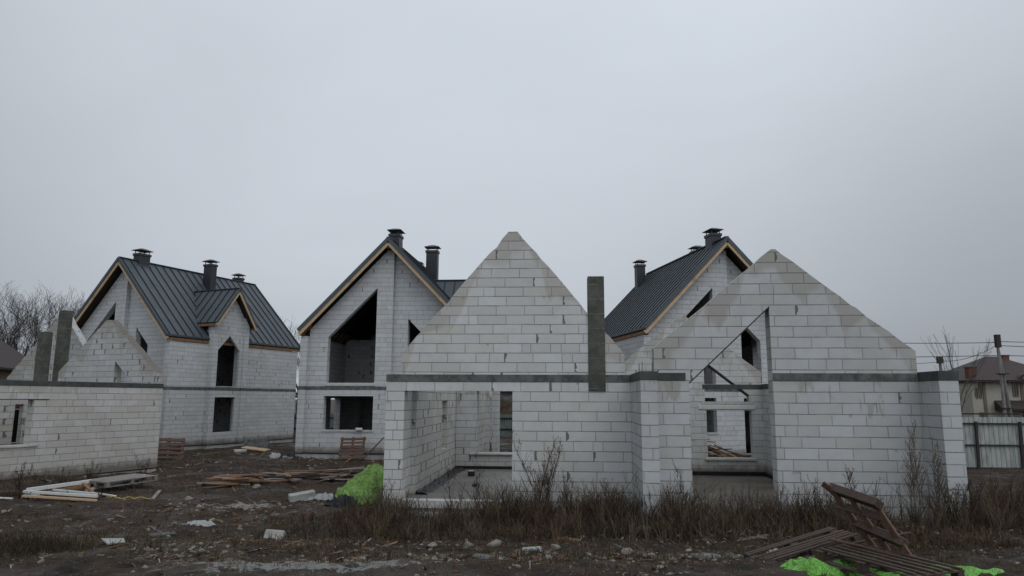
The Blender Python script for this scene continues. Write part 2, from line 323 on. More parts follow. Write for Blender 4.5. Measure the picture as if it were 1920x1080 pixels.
# ------------------------------------------------------------------ object helpers
def tag(o, label=None, cat=None, group=None, kind=None):
    if label: o['label'] = label
    if cat: o['category'] = cat
    if group: o['group'] = group
    if kind: o['kind'] = kind
    return o
def empty(name, loc=(0, 0, 0), rz=0.0, rot=None):
    o = bpy.data.objects.new(name, None); COL.objects.link(o); o.location = loc
    o.rotation_euler = rot if rot else (0, 0, rz); o.empty_display_size = 0.3
    return o
class MB:
    def __init__(s): s.v = []; s.f = []; s.mi = []; s.mats = []
    def mat(s, m):
        if m not in s.mats: s.mats.append(m)
        return s.mats.index(m)
    def add(s, vs, fs, m):
        k = len(s.v); i = s.mat(m); s.v.extend([tuple(p) for p in vs])
        for f in fs: s.f.append([k + q for q in f]); s.mi.append(i)
    def box(s, a, b, m):
        (x0, y0, z0), (x1, y1, z1) = a, b
        vs = [(x, y, z) for z in (z0, z1) for y in (y0, y1) for x in (x0, x1)]
        s.add(vs, [(0, 2, 3, 1), (4, 5, 7, 6), (0, 1, 5, 4), (2, 6, 7, 3), (0, 4, 6, 2), (1, 3, 7, 5)], m)
    def obox(s, c, size, rot, m, jit=0.0):
        R = rot if isinstance(rot, Matrix) else Matrix.Rotation(rot, 3, 'Z')
        vs = []
        for z in (-.5, .5):
            for y in (-.5, .5):
                for x in (-.5, .5):
                    p = Vector((x * size[0] * (1 + random.uniform(-jit, jit)), y * size[1] * (1 + random.uniform(-jit, jit)), z * size[2] * (1 + random.uniform(-jit, jit))))
                    vs.append(Vector(c) + R @ p)
        s.add(vs, [(0, 2, 3, 1), (4, 5, 7, 6), (0, 1, 5, 4), (2, 6, 7, 3), (0, 4, 6, 2), (1, 3, 7, 5)], m)
    def beam(s, p, q, w, h, m, up=(0, 0, 1)):
        p, q = Vector(p), Vector(q); d = (q - p); L = d.length; d.normalize()
        sx = d.cross(Vector(up)); 
        if sx.length < 1e-4: sx = d.cross(Vector((1, 0, 0)))
        sx.normalize(); sz = sx.cross(d)
        R = Matrix((d, sx, sz)).transposed()
        s.obox((p + q) / 2, (L, w, h), R, m)
    def tube(s, pts, rad, m, n=4):
        pts = [Vector(p) for p in pts]; k = len(s.v); i = s.mat(m)
        for j, p in enumerate(pts):
            d = (pts[min(j + 1, len(pts) - 1)] - pts[max(j - 1, 0)]); d.normalize()
            a = d.cross(Vector((0.31, 0.17, 0.93))); 
            if a.length < 1e-3: a = d.cross(Vector((1, 0, 0)))
            a.normalize(); b = d.cross(a)
            r = rad[j] if isinstance(rad, (list, tuple)) else rad
            for q in range(n):
                an = 2 * PI * q / n; s.v.append(tuple(p + a * math.cos(an) * r + b * math.sin(an) * r))
        for j in range(len(pts) - 1):
            for q in range(n):
                s.f.append([k + j*n + q, k + j*n + (q+1) % n, k + (j+1)*n + (q+1) % n, k + (j+1)*n + q]); s.mi.append(i)
        s.f.append([k + q for q in range(n)][::-1]); s.mi.append(i)
        e = k + (len(pts) - 1) * n; s.f.append([e + q for q in range(n)]); s.mi.append(i)
    def build(s, name, parent=None, smooth=False, uv=False, bevel=0.0):
        me = bpy.data.meshes.new(name); me.from_pydata(s.v, [], s.f)
        for m in s.mats: me.materials.append(m)
        me.polygons.foreach_set('material_index', s.mi)
        if smooth: me.polygons.foreach_set('use_smooth', [True] * len(s.f))
        me.update()
        o = bpy.data.objects.new(name, me); COL.objects.link(o)
        if parent: o.parent = parent
        if uv: box_uv(me)
        if bevel:
            b = o.modifiers.new('bevel', 'BEVEL'); b.width = bevel; b.segments = 1; b.limit_method = 'ANGLE'
        return o
def box_uv(me):
    L = me.uv_layers.new(name='UVMap'); d = L.data
    for p in me.polygons:
        n = p.normal
        for li in p.loop_indices:
            c = me.vertices[me.loops[li].vertex_index].co
            if abs(n.z) > 0.9: d[li].uv = (c.x + 0.11, c.y)
            elif abs(n.x) > abs(n.y) and abs(n.z) < 0.3: d[li].uv = (c.y + 0.17, c.z)
            elif abs(n.z) < 0.3: d[li].uv = (c.x, c.z)
            else: d[li].uv = (c.x, c.y * 3 + 0.1)
def wall(parent, name, outline, mat, at, thick, axis='y', holes=(), label=None):
    """upright slab. axis 'y': outline in (x, z), from y=at to at+thick. axis 'x': outline in (y, z), from x=at to at+thick"""
    loops = [list(outline)] + [list(h) for h in holes]
    pts = [p for lp in loops for p in lp]
    tris = tessellate_polygon([[Vector((a, b, 0)) for a, b in lp] for lp in loops])
    P = (lambda a, b, t: (a, t, b)) if axis == 'y' else (lambda a, b, t: (t, a, b))
    vs = [P(a, b, at) for a, b in pts] + [P(a, b, at + thick) for a, b in pts]; N = len(pts)
    fs = [tuple(t) for t in tris] + [tuple(N + i for i in reversed(t)) for t in tris]
    k = 0
    for lp in loops:
        n = len(lp)
        for i in range(n):
            a, b = k + i, k + (i + 1) % n; fs.append((a, b, N + b, N + a))
        k += n
    me = bpy.data.meshes.new(name); me.from_pydata(vs, [], fs); bm = bmesh.new(); bm.from_mesh(me)
    bmesh.ops.recalc_face_normals(bm, faces=bm.faces); bm.to_mesh(me); bm.free(); me.materials.append(mat); me.update()
    box_uv(me); o = bpy.data.objects.new(name, me); COL.objects.link(o); o.parent = parent
    if label: o['label'] = label
    return o
def rake(p, q, seed, amp=.012, step=.2):
    rr = random.Random(seed); n = max(2, int(math.hypot(q[0]-p[0], q[1]-p[1]) / step)); d = (q[0]-p[0], q[1]-p[1]); L = math.hypot(*d); nx_, nz_ = -d[1]/L, d[0]/L
    out = [p]
    for i in range(1, n):
        o_ = rr.uniform(-amp, amp * .6) - (amp * 2.2 if rr.random() < .10 else 0); t = (i + rr.uniform(-.25, .25)) / n
        s_ = 1 if nz_ > 0 else -1
        out.append((p[0] + d[0]*t + nx_*o_*s_, p[1] + d[1]*t + nz_*o_*s_))
    return out + [q]
def rect(a, b, c, d): return [(a, c), (b, c), (b, d), (a, d)]
def one(parent, name, a, b, mat, uv=False, bevel=0.0, label=None):
    m = MB(); m.box(a, b, mat); o = m.build(name, parent, uv=uv, bevel=bevel)
    if label: o['label'] = label
    return o
def copy_tree(o, parent=None):
    c = o.copy(); COL.objects.link(c)
    if parent: c.parent = parent
    for ch in list(o.children): copy_tree(ch, c)
    return c

# ------------------------------------------------------------------ ground
def lattice(seed): return np.random.RandomState(seed).rand(256, 256)
_L = [lattice(i) for i in range(4)]
def vnoise(x, y, sc, k=0):
    x = np.asarray(x, float) * sc + 31.7; y = np.asarray(y, float) * sc + 17.3
    xi = np.floor(x).astype(int); yi = np.floor(y).astype(int); fx = x - xi; fy = y - yi
    fx = fx * fx * (3 - 2 * fx); fy = fy * fy * (3 - 2 * fy); L = _L[k]
    a = L[xi % 256, yi % 256]; b = L[(xi + 1) % 256, yi % 256]; c = L[xi % 256, (yi + 1) % 256]; d = L[(xi + 1) % 256, (yi + 1) % 256]
    return (a * (1 - fx) + b * fx) * (1 - fy) + (c * (1 - fx) + d * fx) * fy - 0.5
def bump(x, y, cx, cy, rx, ry): return np.exp(-((x - cx) / rx) ** 2 - ((y - cy) / ry) ** 2)
# three houses' footprints stay flat; base of blocks is at z = 0.2
def ground_h(x, y, fine=True):
    x = np.asarray(x, float); y = np.asarray(y, float)
    t = np.clip((14.5 - y) / 7.0, 0, 1); z = 0.52 * t * t * (3 - 2 * t) + np.clip((7.5 - y) / 7.5, 0, 1) * 0.2
    z = z + 0.26 * bump(x, y, -0.6, 13.6, 3.6, 0.8) + 0.18 * bump(x, y, 4.5, 12.0, 2.6, 0.7) + 0.20 * bump(x, y, 7.3, 11.6, 1.6, 0.6)
    z = z + 0.16 * bump(x, y, -2.2, 15.6, 0.9, 0.9)
    z = z + 0.35 * bump(x, y, 11.5, 15.5, 2.4, 3.0) + 0.22 * bump(x, y, -13.5, 20.2, 1.6, 2.0)
    z = z + 0.10 * vnoise(x, y, 0.35, 0) + 0.05 * vnoise(x, y, 1.1, 1)
    z = z - 0.10 * bump(x, y, -2.4, 9.8, 2.6, 0.7) - 0.06 * bump(x, y, -6.3, 17.1, 0.9, 0.5)
    if fine: z = z + 0.05 * vnoise(x, y, 2.7, 2) + 0.045 * vnoise(x, y, 6.1, 3) + 0.035 * vnoise(x, y, 11.0, 0) + 0.02 * vnoise(x, y, 23.0, 1)
    # wheel ruts across the yard
    for c in (25.2, 27.0):
        d = (y - c - 0.10 * x - 0.4 * np.sin(x * 0.3)) / 0.32
        z = z - 0.09 * np.exp(-d * d) * (x < -3.5) + 0.03 * np.exp(-d * d) * np.sin(x * 16) * (x < -3.5)
    return z
def gz(x, y): return float(ground_h(x, y, True))
def axis_pts(a, b, step_in, lo, hi):
    mid = list(np.arange(lo, hi, step_in)); pre = []; p = lo; st = step_in
    while p > a: st *= 1.18; p -= st; pre.append(p)
    post = []; p = mid[-1]; st = step_in
    while p < b: st *= 1.18; p += st; post.append(p)
    return np.array(pre[::-1] + mid + post)
gx = axis_pts(-900, 900, 0.055, -15, 10); gy = axis_pts(-40, 1400, 0.055, 7.2, 27)
GX, GY = np.meshgrid(gx, gy); GZ = ground_h(GX, GY)
fade = np.clip((np.maximum(np.abs(GX) - 40, 0) + np.maximum(GY - 70, 0)) / 40, 0, 1); GZ = GZ * (1 - fade)
def inside(x, y, ox, oy, r, x0, x1, y0, y1):
    c, s = math.cos(r), math.sin(r); dx, dy = x - ox, y - oy
    lx = dx * c - dy * s; ly = dx * s + dy * c
    return (lx > x0) & (lx < x1) & (ly > y0) & (ly < y1)
HOUSES = [(-19.38, 33.98, 0.415, -3.6, 3.9, 0.35, 8.8), (-5.307, 29.382, 0.094, -3.6, 3.9, 0.35, 8.8), (9.074, 28.973, -0.182, -3.6, 3.9, 0.35, 8.8),
          (2.562, 13.088, 0.07, 0.0, 4.9, 0.2, 10.2), (2.562, 13.088, 0.07, -5.2, 0.0, 1.65, 11.4), (-12.06, 24.56, 0.435, -10.2, -0.1, -9.5, 1.3)]
for h in HOUSES: GZ = np.where(inside(GX, GY, *h), np.minimum(GZ, 0.0), GZ)
nx, ny = len(gx), len(gy)
vv = np.stack([GX.ravel(), GY.ravel(), GZ.ravel()], 1)
idx = np.arange(nx * ny).reshape(ny, nx)
ff = np.stack([idx[:-1, :-1].ravel(), idx[:-1, 1:].ravel(), idx[1:, 1:].ravel(), idx[1:, :-1].ravel()], 1)
gme = bpy.data.meshes.new('ground'); gme.vertices.add(len(vv)); gme.vertices.foreach_set('co', vv.ravel())
gme.loops.add(ff.size); gme.loops.foreach_set('vertex_index', ff.ravel()); gme.polygons.add(len(ff))
gme.polygons.foreach_set('loop_start', np.arange(len(ff)) * 4); gme.polygons.foreach_set('use_smooth', np.ones(len(ff), bool))
gme.update(); gme.validate()
cem = 0.95 * bump(GX, GY, -2.7, 8.9, 1.5, 0.6) + 0.75 * bump(GX, GY, -1.0, 9.9, 1.3, 0.35) + 0.8 * bump(GX, GY, -6.3, 17.0, 1.0, 0.6) + 0.55 * bump(GX, GY, 3.0, 10.2, 1.0, 0.4) + 0.35 * bump(GX, GY, -6.5, 14.5, 2.5, 1.0)
a = gme.attributes.new('cement', 'FLOAT', 'POINT'); a.data.foreach_set('value', np.clip(cem, 0, 1).ravel().astype(np.float32))
gme.materials.append(M['mud'])
go = bpy.data.objects.new('ground', gme); COL.objects.link(go); tag(go, kind='structure')

# ------------------------------------------------------------------ the finished gabled houses (three, one design)
RZ, EZ, HW, HL = 9.06, 5.15, 3.776, 9.136
SL = (RZ - EZ) / HW
def seam_slope(mb, ridge, eave, along, L, m, step=0.47, th=0.07, first=0.12):
    """one roof slope: slab from ridge point to eave point, swept along 'along' for L, with raised standing seams"""
    r, e, a = Vector(ridge), Vector(eave), Vector(along).normalized()
    d = (e - r); n = a.cross(d).normalized()
    if n.z < 0: n = -n
    vs = []
    for k in (0, -th):
        vs += [r + n*k, e + n*k, e + a*L + n*k, r + a*L + n*k]
    mb.add(vs, [(0, 1, 2, 3), (7, 6, 5, 4), (0, 4, 5, 1), (1, 5, 6, 2), (2, 6, 7, 3), (3, 7, 4, 0)], m)
    t = first
    while t < L - 0.03:
        p = r + a * t + n * 0.018; q = e + a * t + n * 0.018
        mb.beam(p, q, 0.030, 0.045, M['seam'], up=n); t += step
def cap_chimney(parent, x, y, w, d, z0, z1, style=0):
    m = MB(); m.box((x-w/2, y-d/2, z0), (x+w/2, y+d/2, z1 - 0.3), M['chimmetal'])
    m.box((x-w/2-.035, y-d/2-.035, z1-0.42), (x+w/2+.035, y+d/2+.035, z1-0.30), M['chimmetal'])
    k = -w/2 + 0.08
    while k < w/2: m.box((x+k, y-d/2-.008, z0), (x+k+.012, y+d/2+.008, z1-.42), M['chimmetal']); k += 0.1
    # flashing at the foot
    m.box((x-w/2-.06, y-d/2-.06, z0), (x+w/2+.06, y+d/2+.06, z0 + 0.55 if z1 - z0 > 1.6 else z0+.4), M['roofmetal'])
    o = m.build('chimney', parent, bevel=0.008)
    c = MB()
    for sx in (-1, 1):
        for sy in (-1, 1): c.box((x+sx*(w/2-.05)-.015, y+sy*(d/2-.05)-.015, z1-.30), (x+sx*(w/2-.05)+.015, y+sy*(d/2-.05)+.015, z1-.14), M['chimmetal'])
    W, D = w/2+.09, d/2+.09
    base = [(x-W, y-D, z1-.15), (x+W, y-D, z1-.15), (x+W, y+D, z1-.15), (x-W, y+D, z1-.15)]
    up = [(p[0], p[1], p[2]+.02) for p in base]; s2 = 0.3
    top = [(x-W*s2, y-D*s2, z1-.02), (x+W*s2, y-D*s2, z1-.02), (x+W*s2, y+D*s2, z1-.02), (x-W*s2, y+D*s2, z1-.02)]
    c.add(base + up + top, [(3, 2, 1, 0), (0, 1, 5, 4), (1, 2, 6, 5), (2, 3, 7, 6), (3, 0, 4, 7), (4, 5, 9, 8), (5, 6, 10, 9), (6, 7, 11, 10), (7, 4, 8, 11), (8, 9, 10, 11)], M['chimmetal'])
    c.build('chimney_cap', o)
    return o
def make_house(proto=True):
    H = empty('gabled_house')
    B, RG = M['rearblock'], M['rearblock_rough']
    zt = lambda x: RZ - 0.34 - SL * abs(x)
    big = [(-2.62, 2.9), (-.53, 2.9), (-.53, 6.95), (-2.62, 4.83)]; low = rect(-2.68, -.55, .92, 2.34)
    wall(H, 'gable_wall', [(-3.43, 0), (.17, 0), (.17, zt(.17)), (0, zt(0)), (-3.43, zt(3.43))], B, .45, .3, 'y', [big, low])
    wall(H, 'gable_wall', [(.172, 0), (3.43, 0), (3.43, zt(3.43)), (.172, zt(.172))], B, .67, .3, 'y',
         [[(.80, 2.95), (1.68, 2.95), (1.68, 4.75), (.80, 5.63)], rect(.8, 1.68, .05, 2.33)])
    wall(H, 'side_wall', rect(.2, 8.93, 0, 4.86), B, -3.73, .3, 'x', [rect(3.4, 4.75, .55, 2.25)])
    wall(H, 'side_wall', [(.2, 0), (8.93, 0), (8.93, 4.86), (4.6, 4.86), (4.6, 6.0), (2.6, 6.0), (2.6, 4.86), (.2, 4.86)], B, 3.43, .3, 'x',
         [rect(2.6, 4.45, .3, 2.4), rect(2.6, 4.45, 2.8, 5.2)])
    wall(H, 'gable_wall', [(-3.43, 0), (3.43, 0), (3.43, zt(3.43)), (0, zt(0)), (-3.43, zt(3.43))], B, 8.55, .3, 'y', [rect(-2.0, -.8, .9, 2.3), rect(.9, 1.9, .05, 2.3)])
    # interior: upper floor, a partition
    one(H, 'floor_slab', (-3.42, .76, 2.55), (3.42, 8.54, 2.74), M['slab'])
    wall(H, 'partition_wall', rect(.98, 8.5, 0.0, 2.54), RG, -.3, .15, 'x', [rect(3, 3.9, 0.05, 2.1)])
    wall(H, 'partition_wall', rect(.98, 8.5, 2.76, 7.9), RG, -.3, .15, 'x', [rect(3, 3.9, 2.8, 4.8)])
    wall(H, 'partition_wall', rect(-3.42, -.32, 2.76, 5.1), RG, 5.2, .15, 'y')
    # bay on the right-hand side
    zb = lambda y: 7.78 - 0.26 - 1.38 * abs(y - 3.59)
    for a, b in ((2.43, 2.73), (4.45, 4.75)):
        wall(H, 'bay_pier', [(a, 0), (b, 0), (b, zb(b)), (a, zb(a))], B, 3.732, .34, 'x')
    wall(H, 'bay_wall', [(2.732, 0), (4.448, 0), (4.448, zb(4.448)), (3.59, zb(3.59)), (2.732, zb(2.732))], B, 3.85, .125, 'x',
         [rect(2.84, 4.14, .57, 2.27), [(2.84, 2.8), (4.26, 2.8), (4.26, 4.60), (3.55, 5.36), (2.84, 4.60)]])
    # ring beam round the outside, plinth, membrane line
    rb = MB(); e = .008
    rb.box((-3.42, .45-e, 2.6), (.17+e, .60, 2.75), M['beam']); rb.box((.17+e, .67-e, 2.6), (3.42, .8, 2.75), M['beam'])
    rb.box((.0, .5, 2.6), (.17+e, .75, 2.75), M['beam'])
    rb.box((-3.73-e, .2-e, 2.6), (-3.43+e, .449, 2.75), M['beam']); rb.box((-3.73-e, .449, 2.6), (-3.6, 8.93+e, 2.75), M['beam'])
    rb.box((3.43-e, .2-e, 2.6), (3.73+e, .669, 2.75), M['beam']); rb.box((3.6, .669, 2.6), (3.73+e, 8.93+e, 2.75), M['beam'])
    rb.box((3.735+e, 2.43-e, 2.6), (4.072+e, 2.73+e, 2.75), M['beam']); rb.box((3.735+e, 4.45-e, 2.6), (4.072+e, 4.75+e, 2.75), M['beam'])
    rb.box((3.9, 2.73+e, 2.6), (3.975+e, 4.45-e, 2.75), M['beam'])
    rb.build('ring_beam', H)
    pl = MB()
    for (x0, y0, x1, y1) in ((-3.72, .21, 3.72, 8.92), (3.722, 2.44, 4.06, 4.74)): pl.box((x0, y0, -.6), (x1, y1, -.03), M['plinth'])
    pl.build('plinth', H)
    mm = MB(); mm.box((-3.745, .185, -.03), (3.745, 8.945, -.002), M['black']); mm.box((3.746, 2.415, -.03), (4.085, 4.765, -.002), M['black'])
    mm.build('membrane', H)
    # sills and lintels
    for (a, b, z, y) in ((-2.72, -.50, .86, .45), (-2.66, -.50, 2.76, .45), (.78, 1.70, 2.82, .67)):
        one(H, 'sill', (a, y-.03, z), (b, y+.34, z+.075), M['concrete'], bevel=.006)
    one(H, 'lintel', (-2.86, .445, 2.345), (-.34, .6, 2.40), M['lintel'])
    one(H, 'lintel', (3.9, 2.78, 2.29), (3.98, 4.2, 2.36), M['lintel'])
    one(H, 'sill', (3.76, 2.86, 2.77), (4.0, 4.14, 2.81), M['concrete'])
    # roof
    R = MB()
    seam_slope(R, (0, -.02, RZ), (HW, -.02, EZ), (0, 1, 0), HL, M['roofmetal'])
    seam_slope(R, (0, -.02, RZ), (-HW, -.02, EZ), (0, 1, 0), HL, M['roofmetal'])
    R.beam((0, -.03, RZ+.025), (0, HL, RZ+.025), .16, .035, M['roofmetal'])
    # bay roof: its ridge runs from the main slope outwards
    seam_slope(R, (1.25, 3.59, 7.78), (1.25, 4.93, 7.78-1.38*1.34), (1, 0, 0), 3.12, M['roofmetal'])
    seam_slope(R, (1.25, 3.59, 7.78), (1.25, 2.25, 7.78-1.38*1.34), (1, 0, 0), 3.12, M['roofmetal'])
    R.beam((1.24, 3.59, 7.80), (4.38, 3.59, 7.80), .14, .03, M['roofmetal'])
    # verge trim
    for y in (-.05, HL-.01):
        for s in (-1, 1): R.beam((0, y, RZ-.05), (s*HW, y, EZ-.05), .03, .15, M['roofmetal'], up=(0, 0, 1))
    R.beam((HW+.02, -.03, EZ-.03), (HW+.02, HL, EZ-.03), .03, .09, M['roofmetal'])
    R.beam((-HW-.02, -.03, EZ-.03), (-HW-.02, HL, EZ-.03), .03, .09, M['roofmetal'])
    for s in (-1, 1): R.beam((4.40, 3.59, 7.75), (4.40, 3.59+s*1.36, 7.75-1.38*1.36), .03, .09, M['roofmetal'])
    ro = R.build('roof', H)
    # soffit deck below the metal (keeps the inside dark)
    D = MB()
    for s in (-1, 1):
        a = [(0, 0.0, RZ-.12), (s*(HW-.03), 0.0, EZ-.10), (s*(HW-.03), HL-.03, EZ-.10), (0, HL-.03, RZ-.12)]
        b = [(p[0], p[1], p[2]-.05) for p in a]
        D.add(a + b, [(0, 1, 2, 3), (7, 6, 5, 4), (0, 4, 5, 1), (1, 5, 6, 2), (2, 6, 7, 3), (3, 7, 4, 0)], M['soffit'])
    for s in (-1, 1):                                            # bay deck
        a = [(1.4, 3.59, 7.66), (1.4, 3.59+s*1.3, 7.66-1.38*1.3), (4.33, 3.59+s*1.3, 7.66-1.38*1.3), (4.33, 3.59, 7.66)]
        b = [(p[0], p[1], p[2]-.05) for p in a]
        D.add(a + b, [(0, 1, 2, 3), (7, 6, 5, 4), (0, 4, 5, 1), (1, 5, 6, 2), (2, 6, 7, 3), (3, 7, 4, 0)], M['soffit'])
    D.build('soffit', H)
    # rafters' tails and barge boards
    for s in (-1, 1):
        for y in (-.005, HL-.06):
            m = MB(); m.beam((s*.02, y, RZ-.235), (s*(HW-.02), y, EZ-.215), .045, .17, M['pine']); m.build('barge_board', H)
        m = MB(); m.beam((s*(HW-.03), .03, EZ-.20), (s*(HW-.03), HL-.1, EZ-.20), .035, .14, M['pine_wet']); m.build('eaves_board', H)
        y = .3
        while y < HL - .3:
            m = MB(); m.beam((s*3.35, y, zt(3.35)+.10), (s*(HW-.06), y, zt(HW-.06)+.12), .05, .15, M['pine_wet']); m.build('rafter', H); y += .6
        m = MB(); m.beam((4.372, 3.59+s*.01, 7.60), (4.372, 3.59+s*1.33, 7.60-1.38*1.33), .045, .15, M['pine'], up=(0, 0, 1)); m.build('barge_board', H)
        m = MB(); m.beam((2.7, 3.59+s*1.30, 5.80), (4.34, 3.59+s*1.30, 5.80), .04, .12, M['pine_wet']); m.build('eaves_board', H)
    one(H, 'purlin', (-.06, .0, RZ-.46), (.06, .44, RZ-.32), M['soffit'])
    cap_chimney(H, 0.0, 1.25, .46, .62, 8.45, 9.76)
    cap_chimney(H, .92, 4.8, .56, .40, 7.2, 9.78)
    cap_chimney(H, -.68, 8.45, .46, .42, 7.6, 9.72)
    return H
BASE = 0.2
hspec = [((-5.307, 29.382), 0.094, 'roofed white block house in the middle, a big slanted opening above its wide ground-floor window'),
         ((-19.38, 33.98), 0.415, 'roofed white block house at the left, showing a small gabled bay with a pointed window'),
         ((9.074, 28.973), -0.182, 'roofed block house behind the low bare gable, its long slate roof slope running back left')]
proto = make_house()
for i, ((x, y), r, lab) in enumerate(hspec):
    o = proto if i == 0 else copy_tree(proto)
    o.location = (x, y, BASE); o.rotation_euler = (0, 0, -r)
    tag(o, lab, 'house', 'roofed block houses')

# ------------------------------------------------------------------ near shell with two bare gables
S = empty('unfinished_house', (2.562, 13.088, BASE), -0.07)
tag(S, 'roofless white block shell in front, two bare gables and a concrete flue between them', 'house')
X0 = -5.0; Y4 = 1.464
NB, IN = M['nearblock'], M['inblock']
ZF = -0.02    # foot of the blocks
# low gable part (right)
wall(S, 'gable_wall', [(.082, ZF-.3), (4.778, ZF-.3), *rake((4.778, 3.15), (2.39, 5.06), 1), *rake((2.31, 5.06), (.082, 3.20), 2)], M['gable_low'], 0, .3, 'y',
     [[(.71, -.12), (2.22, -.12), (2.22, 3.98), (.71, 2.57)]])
wall(S, 'side_wall', rect(-.40, 10.3, ZF-.3, 2.6), NB, -.22, .3, 'x', [rect(6, 7, 0, 2.1)], label='block side wall with its pier standing out between the two gables')
wall(S, 'side_wall', rect(-.70, 10.3, ZF-.35, 2.6), NB, 4.78, .32, 'x', label='right-hand block side wall standing out past the low gable')
wall(S, 'gable_wall', [(.082, -.3), (4.778, -.3), *rake((4.778, 3.15), (2.40, 5.0), 3), (2.34, 4.86), *rake((2.25, 4.98), (.082, 3.2), 4)], M['farblock'] and block_mat('rear_gable_block', (0.504, 0.501, 0.481), 0.09, gable=(2.35, 5.06, 0.79), bandstain=0.5, seed=11.0), 10.0, .3, 'y',
     [rect(3.0, 4.42, .44, 1.93), [(2.97, 2.2), (4.36, 2.2), (4.36, 2.42), (2.97, 3.52)]])
def beam_part(boxes, dark=False, label=None):
    m = MB()
    for a, b in boxes: m.box(a, b, M['beam_dark'] if dark else M['beam'])
    o = m.build('ring_beam', S, bevel=.004)
    if label: o['label'] = label
e = .008
beam_part([((-.22-e, -.40-e, 2.601), (.08+e, Y4-.002-e, 2.76))], True)
beam_part([((.082+e, -e, 2.6), (.65, .31, 2.745))], True)
beam_part([((2.222, -e, 2.6), (4.76, .31, 2.745))])
beam_part([((4.78-e, -.70-e, 2.601), (5.10+e, 10.3, 2.765))], True)
beam_part([((-.22-e, Y4+.31, 2.601), (.08+e, 10.3, 2.76))], True)
beam_part([((2.9, 9.99, 2.6), (4.779, 10.31, 2.75)), ((.09, 9.99, 2.6), (2.9, 10.31, 2.75))][0:1], True)
one(S, 'lintel', (2.75, 9.97, 1.955), (4.55, 10.32, 2.10), M['lintel'], bevel=.012)
one(S, 'lintel', (2.85, 9.98, 2.105), (4.5, 10.31, 2.20), M['concrete'], bevel=.01)
one(S, 'sill', (2.9, 9.94, .36), (4.5, 10.34, .435), M['concrete'], bevel=.01)
# steel strip under the raking head of the opening
m = MB(); m.beam((.71, .15, 2.555), (2.22, .15, 3.965), .31, .02, M['steel'], up=(0, 0, 1)); m.build('raking_lintel', S)
m = MB(); m.beam((2.97, 10.15, 3.50), (4.36, 10.15, 2.40), .31, .04, M['steel'], up=(0, 0, 1)); m.build('raking_lintel', S)
for (x, y) in ((-.17, -.25), (-.17, .25), (0.0, -.33)):
    m = MB(); m.tube([(x, y, 2.75), (x+.005, y, 2.93)], .008, M['steel']); m.build('rebar', S)
# steep gable part (left)
L4 = X0 - .31
wall(S, 'gable_wall', [(L4, ZF-.3), (-.222, ZF-.3), (-.222, 2.6), (-.33, 2.6), *rake((-.33, 3.19), (X0+2.44, 5.81), 5), *rake((X0+2.25, 5.81), (X0, 3.20), 6), (X0, 2.6), (L4, 2.6)], M['gable_wide'], Y4, .3, 'y',
     [rect(X0+.08, X0+2.35, .19, 2.415), [(X0+3.92, 2.42), (X0+4.28, 2.42), (X0+4.28, 3.70), (X0+3.92, 3.72)] if False else rect(X0+3.925, X0+4.275, 2.42, 3.6)],
     label='front wall with the steep bare gable over a wide doorless opening')
beam_part([((L4-e, Y4-e, 2.6), (X0+3.92, Y4+.31, 2.755)), ((X0+4.28, Y4-e, 2.6), (-.222-e, Y4+.31, 2.755))])
one(S, 'flue', (X0+3.928, Y4-.03, 2.42), (X0+4.272, Y4+.33, 4.82), M['shaft'], bevel=.008, label='tall green-grey concrete flue set in the front wall')
wall(S, 'side_wall', rect(Y4+.302, Y4+.85, ZF-.3, 2.6), NB, L4, .38, 'x')
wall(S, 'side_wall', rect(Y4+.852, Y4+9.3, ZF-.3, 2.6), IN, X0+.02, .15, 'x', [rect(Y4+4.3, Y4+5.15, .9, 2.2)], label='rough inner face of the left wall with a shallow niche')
wall(S, 'side_wall', rect(Y4+.852, Y4+9.3, ZF-.3, 2.6), NB, L4, .32, 'x')
beam_part([((L4-e, Y4+.32, 2.602), (X0+.1, Y4+9.3, 2.75))])
wall(S, 'partition_wall', rect(X0+.18, -.224, .1, 2.6), NB, Y4+6.75, .25, 'y', [rect(X0+.80, X0+3.1, .62, 2.5)], label='back wall of the front room with a wide window opening')
one(S, 'sill', (X0+.62, Y4+6.68, .60), (X0+3.15, Y4+7.05, .655), M['concrete'], bevel=.01)
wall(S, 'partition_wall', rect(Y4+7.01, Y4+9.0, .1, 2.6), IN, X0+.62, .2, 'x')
wall(S, 'partition_wall', rect(X0+.83, X0+.96, .1, 2.6), NB, Y4+9.0, .2, 'y')
wall(S, 'partition_wall', rect(X0+1.03, X0+1.22, .1, 2.6), NB, Y4+9.2, .9, 'y')
one(S, 'lintel', (X0+.96, Y4+9.0, 2.35), (X0+1.03, Y4+9.2, 2.6), M['lintel'])
# floors
fl = MB(); fl.box((L4+.33, Y4+.02, -.3), (-.23, Y4+9.3, .19-.004), M['slab']); fl.build('floor_slab', S)
one(S, 'threshold', (X0+.08, Y4-.02, .04), (X0+2.35, Y4+.16, .205), M['concrete'], bevel=.01)
one(S, 'floor_slab', (.085, .31, -.3), (4.775, 9.99, -.10), M['slab_dark'])
one(S, 'membrane', (.085, 9.93, -.10), (4.775, 9.995, .02), M['black']); one(S, 'membrane', (4.70, .4, -.10), (4.778, 9.92, .0), M['black'])
